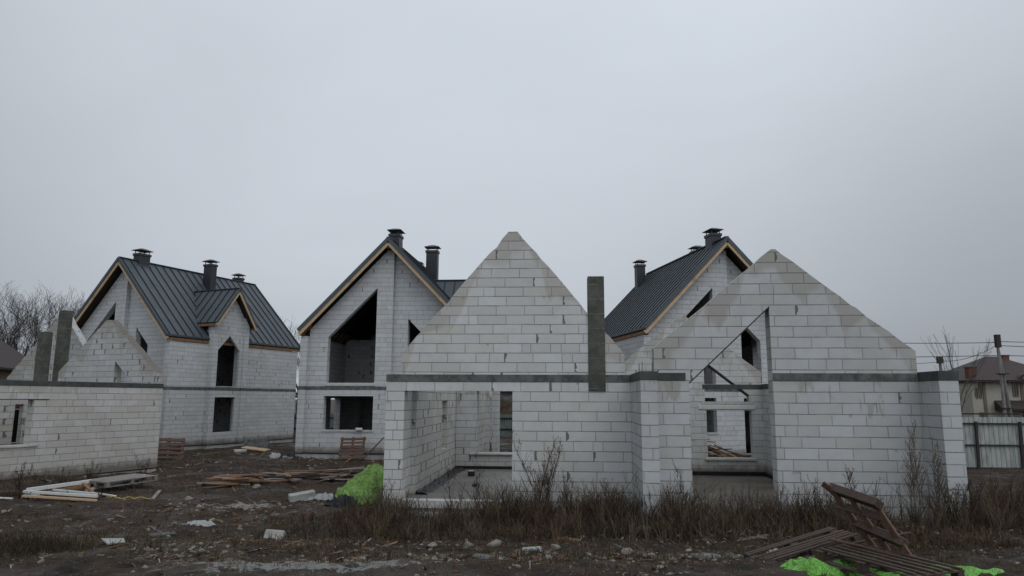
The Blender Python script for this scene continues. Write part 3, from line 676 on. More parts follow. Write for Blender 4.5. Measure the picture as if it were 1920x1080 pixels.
# torn membrane along the foot of the wall
m = MB(); rr = random.Random(3); nl, nw = 90, 7; V = []
for a in range(nl + 1):
    y = Y4 + .9 + 5.8 * a / nl; w = .30 + .16 * float(vnoise(y, 3.0, 1.7, 1)) + .08 * float(vnoise(y, 9.0, 6, 2))
    for b in range(nw + 1): V.append((X0 + .175 + w * b / nw, y, .193 + max(0, .03 + .07 * float(vnoise(y, b * .6, 4.5, 2))) * (1 - (b / nw) ** 3) + .012 * (b < nw)))
m.add(V, [(a*(nw+1)+b, a*(nw+1)+b+1, (a+1)*(nw+1)+b+1, (a+1)*(nw+1)+b) for a in range(nl) for b in range(nw)], M['black'])
m.box((X0+.18, Y4+6.70, .185), (X0+3.9, Y4+6.749, .27), M['black'])
m.build('membrane', S)
one(S, 'foundation', (L4-.02, Y4-.03, -.6), (-.24, Y4+.28, -.03), M['plinth'])

# ------------------------------------------------------------------ left shell
K = empty('unfinished_house', (-12.062, 24.556, BASE-.04), -0.435)
tag(K, 'roofless block shell at the left edge, long damp side wall before two small gables', 'house')
SB = M['sideblock']
wall(K, 'side_wall', rect(-12, 0, -.06, 2.6), SB, -.3, .3, 'x', [rect(-5.95, -4.28, .92, 2.2)], label='long damp block wall with a window opening')
m = MB(); m.box((-.31, -12, 2.6), (.012, .01, 2.755), M['beam_dark']); m.box((-11.1, -12, 2.6), (-10.8, 1.19, 2.755), M['beam_dark']); m.build('ring_beam', K, bevel=.004)
one(K, 'lintel', (-.3, -6.2, 2.2), (.012, -3.86, 2.225), M['steel'])
one(K, 'sill', (-.32, -6.1, .86), (.04, -4.05, .925), M['concrete'], bevel=.01)
wall(K, 'gable_wall', [(-5.3, 0), (-.302, 0), (-.302, 2.76), (0, 2.76), *rake((0, 3.12), (-2.62, 5.06), 7), *rake((-2.88, 5.06), (-5.3, 3.22), 8)], M['farblock'], -.3, .3, 'y',
     [[(-2.2, 2.78), (-1.15, 2.78), (-2.2, 3.56)]], label='low rear gable of the left shell')
wall(K, 'gable_wall', [(-11.1, 0), (-5.3, 0), *rake((-5.3, 3.3), (-7.7, 5.72), 9), *rake((-7.88, 5.72), (-11.1, 3.1), 10)], M['farblock_b'], 1.2, .3, 'y',
     [[(-9.3, 2.78), (-8.62, 2.78), (-8.62, 3.7)]], label='steep rear gable of the left shell')
wall(K, 'side_wall', rect(.0, 1.2, 0, 2.75), SB, -5.3, .3, 'x'); wall(K, 'side_wall', rect(-12, 1.2, 0, 2.6), SB, -11.1, .3, 'x')
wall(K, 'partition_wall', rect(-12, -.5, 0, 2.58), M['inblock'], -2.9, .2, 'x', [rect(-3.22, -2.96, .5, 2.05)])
for (x, y, z1) in ((-6.0, -.5, 4.72), (-6.35, .42, 5.66)):
    one(K, 'flue', (x-.185, y-.17, 0), (x+.185, y+.17, z1), M['shaft'], bevel=.008)
one(K, 'plinth', (-.31, -12, -.6), (-.01, -.01, -.09), M['plinth'])
one(K, 'membrane', (-.32, -12, -.09), (.01, .005, -.062), M['black'])
one(K, 'floor_slab', (-10, -12, -.3), (-.33, -.3, .02), M['slab'])

# ------------------------------------------------------------------ fences, poles, wires
def sheet_fence(loc, rz, L, H, label, mat, posts, post_mat, rails=(0.95, .12, 1.72), lift=0.0, face=-1, z0=0.0):
    F = empty('sheet_metal_fence', loc, rz); tag(F, label, 'fence')
    m = MB(); x = 0; k = 0; vs = []
    n = int(L / .085)
    for i in range(n + 1):
        y = 0.0 if (i // 1) % 2 == 0 else .02
        vs += [(i * L / n, y, z0), (i * L / n, y, z0 + H), (i * L / n, y + .004, z0 + H), (i * L / n, y + .004, z0)]
    fs = []
    for i in range(n):
        a = i * 4; b = a + 4
        fs += [(a, b, b+1, a+1), (a+1, b+1, b+2, a+2), (a+2, b+2, b+3, a+3), (a+3, b+3, b, a)]
    fs += [(0, 1, 2, 3), (n*4, n*4+3, n*4+2, n*4+1)]
    m.add(vs, fs, mat); m.build('sheet_panel', F)
    for (px, lean) in posts:
        q = MB(); q.beam((px - lean, face*.06, z0 - .3), (px, face*.06, z0 + H - (0.16 if face < 0 else 0)), .09, .07, post_mat, up=(0, 1, 0)); q.build('post', F)
    for z in rails:
        q = MB(); q.beam((0, face*.035, z0 + z), (L, face*.035, z0 + z), .05, .06, post_mat); q.build('rail', F)
    return F
sheet_fence((15.3, 26.5, 0.02), -0.05, 18, 1.86, 'pale rusty-railed sheet metal fence at the right edge beside the block wall', M['fence'], [(.3, 0), (1.85, .05), (3.42, .06), (5.1, .06), (7.4, .05), (10, 0), (13, 0)], M['steel'], rails=(.02, .84, 1.62))
sheet_fence((15.5, 31.0, .2), -0.02, 24, 1.56, 'blue-grey sheet fence showing just over the top of the pale fence', M['fence_blue'], [(4, 0), (8, 0), (12, 0), (16, 0)], M['steel'])
sheet_fence((-21, 47.0, 0.0), 0.0, 36, 1.45, 'low green-grey sheet fence behind the houses, seen through the gaps and empty windows', M['fence_green'], [(q*2.6+.4, 0) for q in range(14)], M['black'], rails=(.5, 1.2))
def pole(base, top, r0, r1, name='concrete_pole'):
    m = MB(); m.tube([base, top], [r0*.66, r1*.66], M['pole'], 8); return m
P1 = empty('utility_pole', (24.6, 35.5, 0.2)); tag(P1, 'braced concrete utility pole in front of the cream house', 'utility pole')
pole((0, 0, -.4), (-.02, 0, 5.55), .14, .10).build('pole', P1); pole((.58, .2, -.4), (.05, .1, 4.8), .15, .12).build('brace', P1)
m = MB(); m.box((-.11, -.1, 4.95), (.11, .1, 5.6), M['steel']); m.build('bracket', P1)
for z in (1.9, 3.6): 
    q = MB(); q.box((-.16, -.15, z), (.34, .15, z + .05), M['steel']); q.build('clamp', P1)
P2 = empty('utility_pole', (30.4, 50.0, 0.2)); tag(P2, 'top of a far utility pole rising left of the bare birch', 'utility pole')
pole((0, 0, -.4), (0, 0, 5.35), .17, .14).build('pole', P2); m = MB(); m.box((-.16, -.16, 4.9), (.16, .16, 5.4), M['steel']); m.build('bracket', P2)
P3 = empty('utility_pole', (-17.2, 55.0, 0.2)); tag(P3, 'slim pole glimpsed between the left and the middle roofed house', 'utility pole')
pole((0, 0, -.4), (0, 0, 7.0), .13, .09).build('pole', P3); m = MB(); m.box((-.6, -.05, 6.2), (.6, .05, 6.3), M['steel']); m.build('crossarm', P3)
def wire(p, q, sag, label):
    p, q = Vector(p), Vector(q); pts = []
    for i in range(17):
        t = i / 16; v = p.lerp(q, t); v.z -= sag * 4 * t * (1 - t); pts.append(v)
    m = MB(); m.tube(pts, .017, M['wire'], 4); tag(m.build('power_line'), label, 'power line', 'overhead wires')
wire((24.6, 35.5, 5.40), (6, 36.5, 6.1), .28, 'upper overhead wire running left from the braced pole')
wire((24.6, 35.5, 5.45), (60, 35, 6.6), .5, 'upper overhead wire running right from the braced pole')
wire((24.6, 35.5, 5.25), (62, 40, 5.2), .3, 'second overhead wire right of the braced pole, slanting down')
wire((24.6, 35.5, 4.75), (4, 37.5, 4.75), .12, 'lower overhead wire passing left of the braced pole')
wire((24.6, 35.5, 4.75), (60, 36, 5.2), .3, 'lower overhead wire passing right of the braced pole')
wire((24.6, 35.5, 5.30), (30.4, 50.0, 5.3), .3, 'wire dropping back from the braced pole to the far pole')
wire((30.4, 50.0, 5.2), (8, 52, 4.6), .3, 'far wire running left from the distant pole')
wire((-17.2, 55.0, 6.4), (6, 58, 6.8), .5, 'upper wire seen between the left and middle roofed houses')
wire((-17.2, 55.0, 5.2), (6, 58, 5.4), .5, 'lower wire seen between the left and middle roofed houses')
wire((-17.2, 55.0, 6.4), (-50, 58, 6.8), .5, 'wire behind the left roofed house')

# ------------------------------------------------------------------ neighbouring houses
def hip_roof(mb, x0, x1, y0, y1, z, h, m, ridge=None, ov=.5):
    x0 -= ov; x1 += ov; y0 -= ov; y1 += ov; cy = (y0+y1)/2; d = (y1-y0)/2
    r0, r1 = (x0 + d, x1 - d) if x1 - x0 > 2*d else ((x0+x1)/2-.01, (x0+x1)/2+.01)
    if ridge: r0, r1 = ridge
    b = [(x0, y0, z), (x1, y0, z), (x1, y1, z), (x0, y1, z)]; u = [(p[0], p[1], z-.14) for p in b]
    mb.add(b + [(r0, cy, z+h), (r1, cy, z+h)] + u, [(0, 1, 5, 4), (1, 2, 5), (2, 3, 4, 5), (3, 0, 4), (0, 6, 7, 1), (1, 7, 8, 2), (2, 8, 9, 3), (3, 9, 6, 0), (9, 8, 7, 6)], m)
def window(parent, x, y, z, w, h, arch=False, frame=None, mull=True):
    fm = frame or M['cream_trim']; m = MB(); t = .07
    if arch:
        n = 14; out = [(x + math.cos(a)*w/2, z + h/2 + math.sin(a)*h/2) for a in [2*PI*q/n for q in range(n)]]
        inn = [(x + math.cos(a)*(w/2-t), z + h/2 + math.sin(a)*(h/2-t)) for a in [2*PI*q/n for q in range(n)]]
        m.add([(a, y-.05, b) for a, b in out] + [(a, y-.05, b) for a, b in inn] + [(a, y+.02, b) for a, b in out], [(q, (q+1) % n, n+(q+1) % n, n+q) for q in range(n)] + [(q, 2*n+q, 2*n+(q+1) % n, (q+1) % n) for q in range(n)], fm)
        f = m.build('window', parent); g = MB(); g.add([(a, y-.02, b) for a, b in inn], [tuple(range(n))], M['glass']); g.build('pane', f); return
    m.box((x-w/2, y-.05, z), (x-w/2+t, y+.02, z+h), fm); m.box((x+w/2-t, y-.05, z), (x+w/2, y+.02, z+h), fm)
    m.box((x-w/2+t, y-.05, z), (x+w/2-t, y+.02, z+t), fm); m.box((x-w/2+t, y-.05, z+h-t), (x+w/2-t, y+.02, z+h), fm)
    if mull: m.box((x-.02, y-.045, z+t), (x+.02, y, z+h-t), fm)
    f = m.build('window', parent); g = MB(); g.box((x-w/2+t, y-.015, z+t), (x+w/2-t, y+.03, z+h-t), M['glass']); g.build('pane', f)
# right-hand cream house
N = empty('neighbour_house', (28.6, 43.5, 0.3)); tag(N, 'cream plastered house with brown hip roof and brick chimneys, beyond the right fence', 'house')
one(N, 'wall', (-.35, 0, -1), (5.6, 5.2, 3.5), M['cream'])
m = MB(); hip_roof(m, -.05, 5.8, .0, 5.3, 3.45, 1.62, M['tile'], ridge=(2.5, 3.2), ov=.42); m.build('roof', N)
for (x, y, w, z0, z1) in ((.02, .5, .5, 3.4, 4.2), (3.65, 2.6, .42, 4.2, 5.1)):
    q = MB(); q.box((x-w/2, y-.2, z0), (x+w/2, y+.2, z1), M['brick']); q.box((x-w/2-.03, y-.23, z1), (x+w/2+.03, y+.23, z1+.06), M['steel']); q.build('chimney', N)
m = MB(); m.add([(.75, -1.0, 1.72), (5.6, -1.0, 1.72), (5.6, -.01, 2.22), (.95, -.01, 2.22), (.75, -1.0, 1.60), (5.6, -1.0, 1.60), (5.6, -.01, 1.62), (.95, -.01, 1.62)], [(0, 1, 2, 3), (4, 5, 1, 0), (7, 6, 5, 4), (0, 3, 7, 4), (1, 5, 6, 2)], M['tile']); m.build('porch_roof', N)
one(N, 'trim_strip', (.30, -.05, -.9), (.48, 0, 3.4), M['cream_trim']); one(N, 'trim_strip', (2.62, -.05, -.9), (2.80, 0, 3.4), M['cream_trim'])
window(N, 2.32, 0, 2.45, .36, .9); window(N, 3.25, 0, 2.45, .5, .95); window(N, -.08, 0, 2.3, .22, .7, arch=True, mull=False); window(N, .15, 0, 2.3, .24, .95, arch=True); window(N, .12, 0, .9, .3, .6)
one(N, 'air_conditioner', (3.0, -.35, 2.05), (3.5, -.06, 2.35), M['darkcloth'], bevel=.02)
m = MB(); n = 12; cx, cz, R_ = 3.15, 3.3, .75
pts = [(cx + math.cos(PI*q/n)*R_, cz + math.sin(PI*q/n)*R_*.62) for q in range(n+1)]
pts2 = [(cx + math.cos(PI*q/n)*(R_+.13), cz + math.sin(PI*q/n)*(R_*.62+.13)) for q in range(n+1)]
m.add([(a, -.35, b) for a, b in pts] + [(a, -.35, b) for a, b in pts2] + [(a, 2.0, b) for a, b in pts2] + [(a, 2.0, b) for a, b in pts],
      [(q, q+1, n+2+q, n+1+q) for q in range(n)] + [(n+1+q, n+2+q, 2*n+3+q, 2*n+2+q) for q in range(n)] + [(q, q+1, 3*n+4+q, 3*n+3+q) for q in range(n)], M['tile'])
m.build('arched_dormer', N); q = MB(); q.add([(a, -.22, b) for a, b in pts], [tuple(range(n+1))], M['cream']); q.build('dormer_wall', N)
# left neighbour behind the left shell
Q = empty('neighbour_house', (-33.2, 43.0, 0.2), 0.25); tag(Q, 'house corner with brown tiled roof and white air conditioner at the left edge', 'house')
one(Q, 'wall', (-8, 0, -1), (.6, 9, 4.1), M['cream_trim']); m = MB(); hip_roof(m, -8, .6, 0, 9, 4.1, 4.3, M['tile'], ov=.6); m.build('roof', Q)
m = MB(); m.box((-.95, -.38, 2.95), (-.15, -.05, 3.55), M['whitebox']); ac = m.build('air_conditioner', Q, bevel=.02)
m = MB(); m.tube([(-.68, -.40, 3.25), (-.68, -.385, 3.25)], .2, M['steel'], 14); m.build('fan_grille', ac)
# houses glimpsed through the openings
Gh = empty('neighbour_house', (-2.6, 66.0, 0.3)); tag(Gh, 'distant pale house with brown roof seen through the front shell window', 'house')
one(Gh, 'wall', (0, 0, 0), (6, 6, 2.9), M['whitefilm']); m = MB(); hip_roof(m, 0, 6, 0, 6, 2.9, 2.6, M['tile'], ov=1.0); m.build('roof', Gh); window(Gh, 1.6, 0, 1.2, .8, 1.0)
Gb = empty('brick_shed', (-15.5, 44.0, 0.1)); tag(Gb, 'orange brick shed glimpsed through the middle roofed house', 'shed')
one(Gb, 'wall', (-3, 0, 0), (1.2, 3, 2.5), M['orange']); m = MB(); hip_roof(m, -3, 1.2, 0, 3, 2.5, .8, M['tile'], ov=.2); m.build('roof', Gb)

# mounds of soil behind the shell
def mound(cx, cy, rx, ry, h, label, mat, seed):
    rr = np.random.RandomState(seed); n = 44; xs = np.linspace(-1.25, 1.25, n); X, Y = np.meshgrid(xs, xs)
    Z = h * np.exp(-(X**2 + Y**2) * 1.8) + h * .35 * vnoise(X * rx + cx, Y * ry + cy, 1.3, 1) * np.exp(-(X**2+Y**2)) + h*.12*vnoise(X*rx+cx, Y*ry+cy, 4, 2) - .12
    m = MB(); vs = [(cx + X[j, i]*rx, cy + Y[j, i]*ry, float(Z[j, i]) + .0) for j in range(n) for i in range(n)]
    m.add(vs, [(j*n+i, j*n+i+1, (j+1)*n+i+1, (j+1)*n+i) for j in range(n-1) for i in range(n-1)], mat)
    o = m.build('soil_mound', smooth=True); tag(o, label, 'soil heap')
mound(-.8, 55, 5.0, 2.4, 2.6, 'brown soil heap beyond the fence seen through the front shell window', M['mud'], 1)

# ------------------------------------------------------------------ trees and weeds
def limb(mb, rr, p, d, L, r, depth, mat, spread=0.5, gravity=0.0, n=4):
    pts = [Vector(p)]; rad = [r]; v = Vector(d).normalized(); seg = 4
    for i in range(seg):
        v = (v + Vector((rr.uniform(-1, 1), rr.uniform(-1, 1), rr.uniform(-.6, .8) - gravity)) * .17).normalized()
        pts.append(pts[-1] + v * (L / seg)); rad.append(max(r * (1 - .5 * (i + 1) / seg), .007))
    mb.tube(pts, rad, mat, n)
    if depth <= 0: return
    for i in range(1, seg + 1):
        k = (1 if rr.random() < .84 else 0) if i < seg else 2
        for _ in range(k):
            a = Vector((rr.uniform(-1, 1), rr.uniform(-1, 1), rr.uniform(-.15, .9))).normalized()
            nd = (v * (1 - spread * .55) + a * spread).normalized()
            limb(mb, rr, pts[i], nd, L * rr.uniform(.5, .78), rad[i] * rr.uniform(.5, .68), depth - 1, mat, spread, gravity, 3)
def bare_tree(x, y, h, r, label, seed, group=None, mat=None, depth=4, spread=.62, lean=(0, 0)):
    rr = random.Random(seed); mat = mat or M['bark']; T = empty('bare_tree', (x, y, 0)); tag(T, label, 'tree', group)
    t = MB(); pts = [Vector((0, 0, -.3))]; th = h * .36
    for i in range(5): pts.append(Vector((lean[0]*(i+1)/5 + rr.uniform(-.08, .08), lean[1]*(i+1)/5 + rr.uniform(-.08, .08), th * (i + 1) / 5)))
    t.tube(pts, [r, r*.95, r*.9, r*.85, r*.8, r*.72], mat, 8); t.build('trunk', T)
    c = MB()
    for k in range(5):
        a = k * 2 * PI / 5 + rr.uniform(-.4, .4); st = pts[-1] if k < 3 else pts[-2]
        limb(c, rr, st, (math.cos(a)*spread, math.sin(a)*spread, 1), h * rr.uniform(.28, .36), r * .55, depth, mat, spread)
    c.build('crown', T); return T
for i, (x, y, h, r, sd, lab) in enumerate([(-46.5, 66, 10.6, .20, 3, 'leafless tree at the very left above the brown tiled roof'), (-42.0, 60, 11.2, .26, 5, 'stout leafless tree left of the two dark concrete flues'),
        (-39.0, 63, 10.8, .20, 9, 'leafless tree rising behind the two dark concrete flues'), (-37.0, 68, 10.8, .18, 12, 'leafless tree against the sky just left of the left roofed house')]):
    bare_tree(x, y, h, r, lab, sd, 'leafless trees behind the left shell')
bare_tree(-18.6, 62, 8.6, .16, 'bare tree seen in the gap between the left and middle roofed houses', 21)
bare_tree(24.2, 38.2, 6.4, .055, 'thin bare birch standing between the block wall and the cream house', 31, mat=M['bark_pale'], depth=2, spread=.17)
def weed(x, y, h, seed, label, kind='tall', mat=None, n_stem=1, lean=0.0, z=None):
    rr = random.Random(seed); mb = MB(); mat = mat or M['twig_pale']; z0 = (gz(x, y) if z is None else z) - .05
    for s in range(n_stem):
        bx, by = (0, 0) if n_stem == 1 else (rr.uniform(-.10, .10), rr.uniform(-.08, .08))
        hh = h * (1 if s == 0 else rr.uniform(.55, .95)); dx = rr.uniform(-.16, .16) * (2.6 if kind in ('bush', 'fan') else 1) + lean; dy = rr.uniform(-.1, .1)
        pts = [Vector((bx + dx * hh * (t/8)**1.4 + rr.uniform(-.008, .008), by + dy * hh * t/8, hh * t / 8)) for t in range(9)]
        mb.tube(pts, [max(.0085 * (1 - t / 9.5), .003) for t in range(9)], mat, 3)
        nb = int((26 if kind == 'tall' else 14) * hh)
        for b in range(nb):
            t = rr.uniform(.22, .97) * 8; i = int(t); p = pts[i].lerp(pts[min(i+1, 8)], t - i); a = rr.uniform(0, 2*PI)
            L = hh * (.36 * (1 - t / 9.2) + .05) * rr.uniform(.6, 1.2); up = rr.uniform(1.1, 2.2)
            d = Vector((math.cos(a), math.sin(a), up)).normalized(); q = [p]
            for k in range(3): d = (d + Vector((0, 0, .16)) + Vector((rr.uniform(-.12, .12),)*3)).normalized(); q.append(q[-1] + d * L / 3)
            mb.tube(q, [.0042, .0036, .003, .0022], mat, 3)
            for k in range(3):
                c = q[1 + k % 3].lerp(q[min(2 + k % 3, 3)], rr.random()); e2 = Vector((rr.uniform(-1, 1), rr.uniform(-1, 1), rr.uniform(.3, 1.4))).normalized() * rr.uniform(.02, .07)
                w = Vector((rr.uniform(-.006, .006), rr.uniform(-.006, .006), .008))
                mb.add([c, c + w, c + e2 + w*.7, c + e2], [(0, 1, 2, 3)], mat)
    o = mb.build('dry_weed'); o.location = (x, y, z0); tag(o, label, 'weed', 'tall dry weeds along the near shell'); return o
def px_ground(u, v):
    """where a pixel of the photograph meets the ground (only used to note down positions)"""
W_ = [(.58, 14.0, 1.6, 'tallest bushy dry weed, before the steep gable wall right of its wide opening', 'fan', 13, 'twig'),
      (1.12, 14.0, .95, 'dry weed just right of the tallest bushy one before the steep gable', 'tall', 4, 'twig'),
      (-.62, 13.9, 1.15, 'dark leaning dry stalk in front of the wide opening', 'dark', 2, 'twig_dark'),
      (-1.05, 14.0, .95, 'shorter dark dry stalk at the middle of the wide opening', 'dark', 2, 'twig_dark'),
      (-2.62, 14.4, .85, 'spreading pale twiggy weed at the foot of the left pier', 'bush', 9, 'twig_pale'),
      (3.05, 12.55, 1.15, 'dark stalk with curled side shoots left of the raking opening', 'dark', 2, 'twig_dark'),
      (6.62, 11.9, 1.72, 'tallest feathery dry weed before the low gable wall at the right', 'tall', 3, 'twig_pale'),
      (7.06, 12.0, 1.45, 'feathery dry weed just right of the tallest one at the right', 'tall', 2, 'twig_pale'),
      (5.75, 12.1, 1.0, 'arching dry weed behind the standing pallet', 'tall', 3, 'twig'),
      (7.15, 11.6, .85, 'dark twiggy bush before the right-hand block wall corner', 'bush', 13, 'twig_dark'),
      (7.75, 11.7, .85, 'thin leaning weed by the right block wall end', 'tall', 2, 'twig'),
      (1.95, 13.2, .85, 'brown twiggy weed at the foot of the pier between the gables', 'bush', 8, 'twig'),
      (4.35, 12.3, .8, 'brown twiggy weed in the mouth of the raking opening', 'bush', 8, 'twig'),
      (5.2, 12.2, .85, 'dark twiggy weed right of the raking opening', 'bush', 9, 'twig_dark')]
for i, (x, y, h, lab, kd, ns, mt) in enumerate(W_): weed(x, y, h, 40 + i, lab, kd, M[mt], ns, lean=(-.25 if 'arching' in lab else 0))
for i, (x, y, h, lab) in enumerate([(-12.4, 18.2, .8, 'twiggy weed against the left shell wall below its window'), (-11.2, 19.3, .75, 'twiggy weed at the middle of the left shell wall'),
        (-11.7, 18.9, .6, 'low twiggy weed left of the middle one on the left shell wall'), (-10.4, 20.4, .85, 'thin weed near the far end of the left shell wall')]):
    o = weed(x, y, h, 80 + i, lab, 'bush', M['twig_dark'], 7); o['group'] = 'weeds along the left shell'
weed(5.3, 22.9 + 3.0, 1.5, 95, 'dry weed seen through the rear window of the low gable part', 'tall', M['twig_pale'], 3)['group'] = 'weeds behind the shell'

# undergrowth: uncountable stalks, grass and litter
def blades(name, spec, mats, label, cat, seed):
    rr = np.random.RandomState(seed); V = []; Fc = []; MI = []
    for (cx, cy, sx, sy, n, h0, h1, mi, curl) in spec:
        if name == 'undergrowth': n = int(n * .68); h0 *= .85
        X = cx + rr.uniform(-1, 1, n) * sx; Y = cy + rr.uniform(-1, 1, n) * sy
        clump = vnoise(X, Y, 1.6, 3) + vnoise(X, Y, 4.2, 1) * .7; keep = clump > rr.uniform(-.75, .45, n); X, Y = X[keep], Y[keep]
        Z = ground_h(X, Y) - .02; Hh = rr.uniform(h0, h1, len(X)) * (1 + clump[keep] * .8)
        A = rr.uniform(0, 2*PI, len(X)); B = rr.uniform(0, curl, len(X)); T = rr.uniform(0, 2*PI, len(X)); wd = rr.uniform(.0025, .0055, len(X))
        for x, y, z, h, a, b, t, w in zip(X, Y, Z, Hh, A, B, T, wd):
            k = len(V); dx, dy = math.cos(a) * b * h, math.sin(a) * b * h; wx, wy = math.cos(t) * w, math.sin(t) * w
            m1 = (x + dx*.28, y + dy*.28, z + h*max(.12, .55 - .17*max(b - .6, 0))); e = (x + dx, y + dy, z + .01 + h * max(.06, (1 - .42 * b)))
            V += [(x-wx, y-wy, z), (x+wx, y+wy, z), (m1[0]+wx*.8, m1[1]+wy*.8, m1[2]), (m1[0]-wx*.8, m1[1]-wy*.8, m1[2]), (e[0]+wx*.3, e[1]+wy*.3, e[2]), (e[0]-wx*.3, e[1]-wy*.3, e[2])]
            Fc += [(k, k+1, k+2, k+3), (k+3, k+2, k+4, k+5)]; MI += [mi, mi]
            if mi != 3 and h > .18 and curl < 1.3:
                for s_ in range(2):
                    k = len(V); f = .3 + .3 * s_; px, py, pz = x + dx*f*.5, y + dy*f*.5, z + h*f; an = a + 2.1 + s_*2.4; l2 = h * .38
                    V += [(px, py, pz), (px + w*1.2, py, pz+.004), (px + math.cos(an)*l2*.6, py + math.sin(an)*l2*.6, pz + l2*.8)]; Fc.append((k, k+1, k+2)); MI.append(mi)
    me = bpy.data.meshes.new(name); me.from_pydata(V, [], Fc)
    for m_ in mats: me.materials.append(m_)
    me.polygons.foreach_set('material_index', MI); me.update(); o = bpy.data.objects.new(name, me); COL.objects.link(o)
    tag(o, label, cat, kind='stuff'); return o
blades('undergrowth', [(-.5, 12.9, 3.0, .9, 1500, .08, .22, 1, 1.25), (1.5, 12.6, 2.2, .9, 1600, .10, .34, 1, .9), (4.0, 12.0, 1.9, .7, 1500, .10, .36, 1, .9), (6.5, 11.5, 2.2, .7, 900, .06, .2, 1, 1.2), (10, 13.6, 1.5, 2, 900, .1, .4, 1, .9), (-.6, 13.6, 2.6, .8, 1612, 0.09, 0.34, 0, .7), (-.6, 13.3, 2.8, .9, 1364, 0.06, 0.24, 2, 1.0), (1.7, 13.0, 1.3, .9, 1612, 0.15, 0.44, 0, .6), (1.7, 12.6, 1.4, .8, 1116, 0.09, 0.31, 2, .9),
        (3.8, 12.4, 1.6, .55, 1860, 0.12, 0.42, 0, .6), (3.8, 12.1, 1.6, .6, 1364, 0.09, 0.34, 2, .9), (4.0, 12.0, 1.6, .4, 558, 0.18, 0.41, 1, .5), (6.2, 11.9, 1.9, .45, 1364, 0.06, 0.29, 0, .8), (6.2, 11.6, 2.0, .6, 992, 0.05, 0.20, 2, 1.1),
        (9.9, 14.2, 1.5, 2.2, 3224, 0.12, 0.48, 2, .8), (10.0, 14.0, 1.5, 2.2, 1612, 0.12, 0.48, 0, .8),
        (-11.6, 19.0, 1.8, 1.6, 930, 0.06, 0.24, 2, .8), (-12.9, 17.2, .9, .9, 434, 0.09, 0.34, 0, .8), (-2.6, 14.4, .7, .6, 310, 0.12, 0.34, 0, .8), (-3.1, 14.6, 1.0, 1.0, 558, 0.06, 0.20, 2, .8)],
       [M['twig'], M['straw'], M['twig_dark'], M['grass']], 'tangled brown dead stalks along the foot of the near shell walls', 'undergrowth', 11)
blades('withered_grass', [(-6, 12.5, 6, 3.2, 5200, .03, .10, 3, 1.2), (1, 10.8, 5, 1.8, 3800, .03, .13, 3, 1.2), (-5.5, 12.8, 6, 3.4, 2600, .03, .12, 2, 1.3), (2.5, 10.9, 5, 1.8, 3400, .04, .16, 2, 1.2),
        (-9.6, 30.6, 5.5, 1.2, 3000, .05, .22, 3, .9), (-14, 27.5, 2.2, 3, 1800, .05, .22, 3, .9), (0.5, 29, 3.5, 6, 3000, .1, .35, 3, .7), (3, 40, 9, 5, 2500, .1, .35, 3, .7),
        (-3, 8.7, 5, 1.0, 1800, .02, .07, 3, 1.3), (4, 8.9, 3.5, 1.2, 1500, .02, .07, 2, 1.3), (-7.6, 9.7, 1.6, .9, 2600, .06, .26, 2, .9), (-7.6, 9.8, 1.6, .9, 1400, .06, .24, 3, .9), (-.5, 12.4, 3.4, .8, 3600, .08, .24, 2, 1.0), (-.5, 12.4, 3.4, .8, 1400, .06, .2, 3, 1.0), (8, 11.6, 1.4, 1.0, 900, .04, .14, 3, 1.0)],
       [M['twig'], M['twig_pale'], M['twig_dark'], M['grass']], 'withered grass and moss over the muddy yard', 'grass', 12)

blades('matted_litter', [(-6, 13.0, 6.5, 4.0, 15000, .03, .11, 1, 2.6), (-6, 13.0, 6.5, 4.0, 13000, .03, .10, 2, 2.8), (-5, 12, 6, 3.0, 6000, .02, .08, 0, 2.6), (1.5, 10.8, 6.0, 2.2, 12000, .03, .12, 1, 2.6), (1.5, 10.8, 6.0, 2.2, 9000, .03, .11, 2, 2.8), (1.5, 11.2, 6, 1.6, 3500, .02, .08, 0, 2.4),
        (-8.5, 23, 6, 5, 12000, .05, .16, 2, 2.6), (-8.5, 23, 6, 5, 6000, .05, .15, 1, 2.6), (1.0, 12.9, 4, 1.0, 7000, .08, .22, 1, 1.6), (1.0, 12.9, 4, 1.0, 6000, .08, .22, 2, 1.6), (6.4, 11.6, 2.2, .8, 4500, .06, .2, 1, 1.8), (6.4, 11.4, 2.2, .9, 4500, .06, .2, 2, 1.8), (10, 14, 1.8, 2.5, 5000, .1, .3, 2, 1.4)],
       [M['grass'], M['straw'], M['deadleaf'], M['grass']], 'matted dead stems and leaf litter trodden into the mud', 'litter', 14)
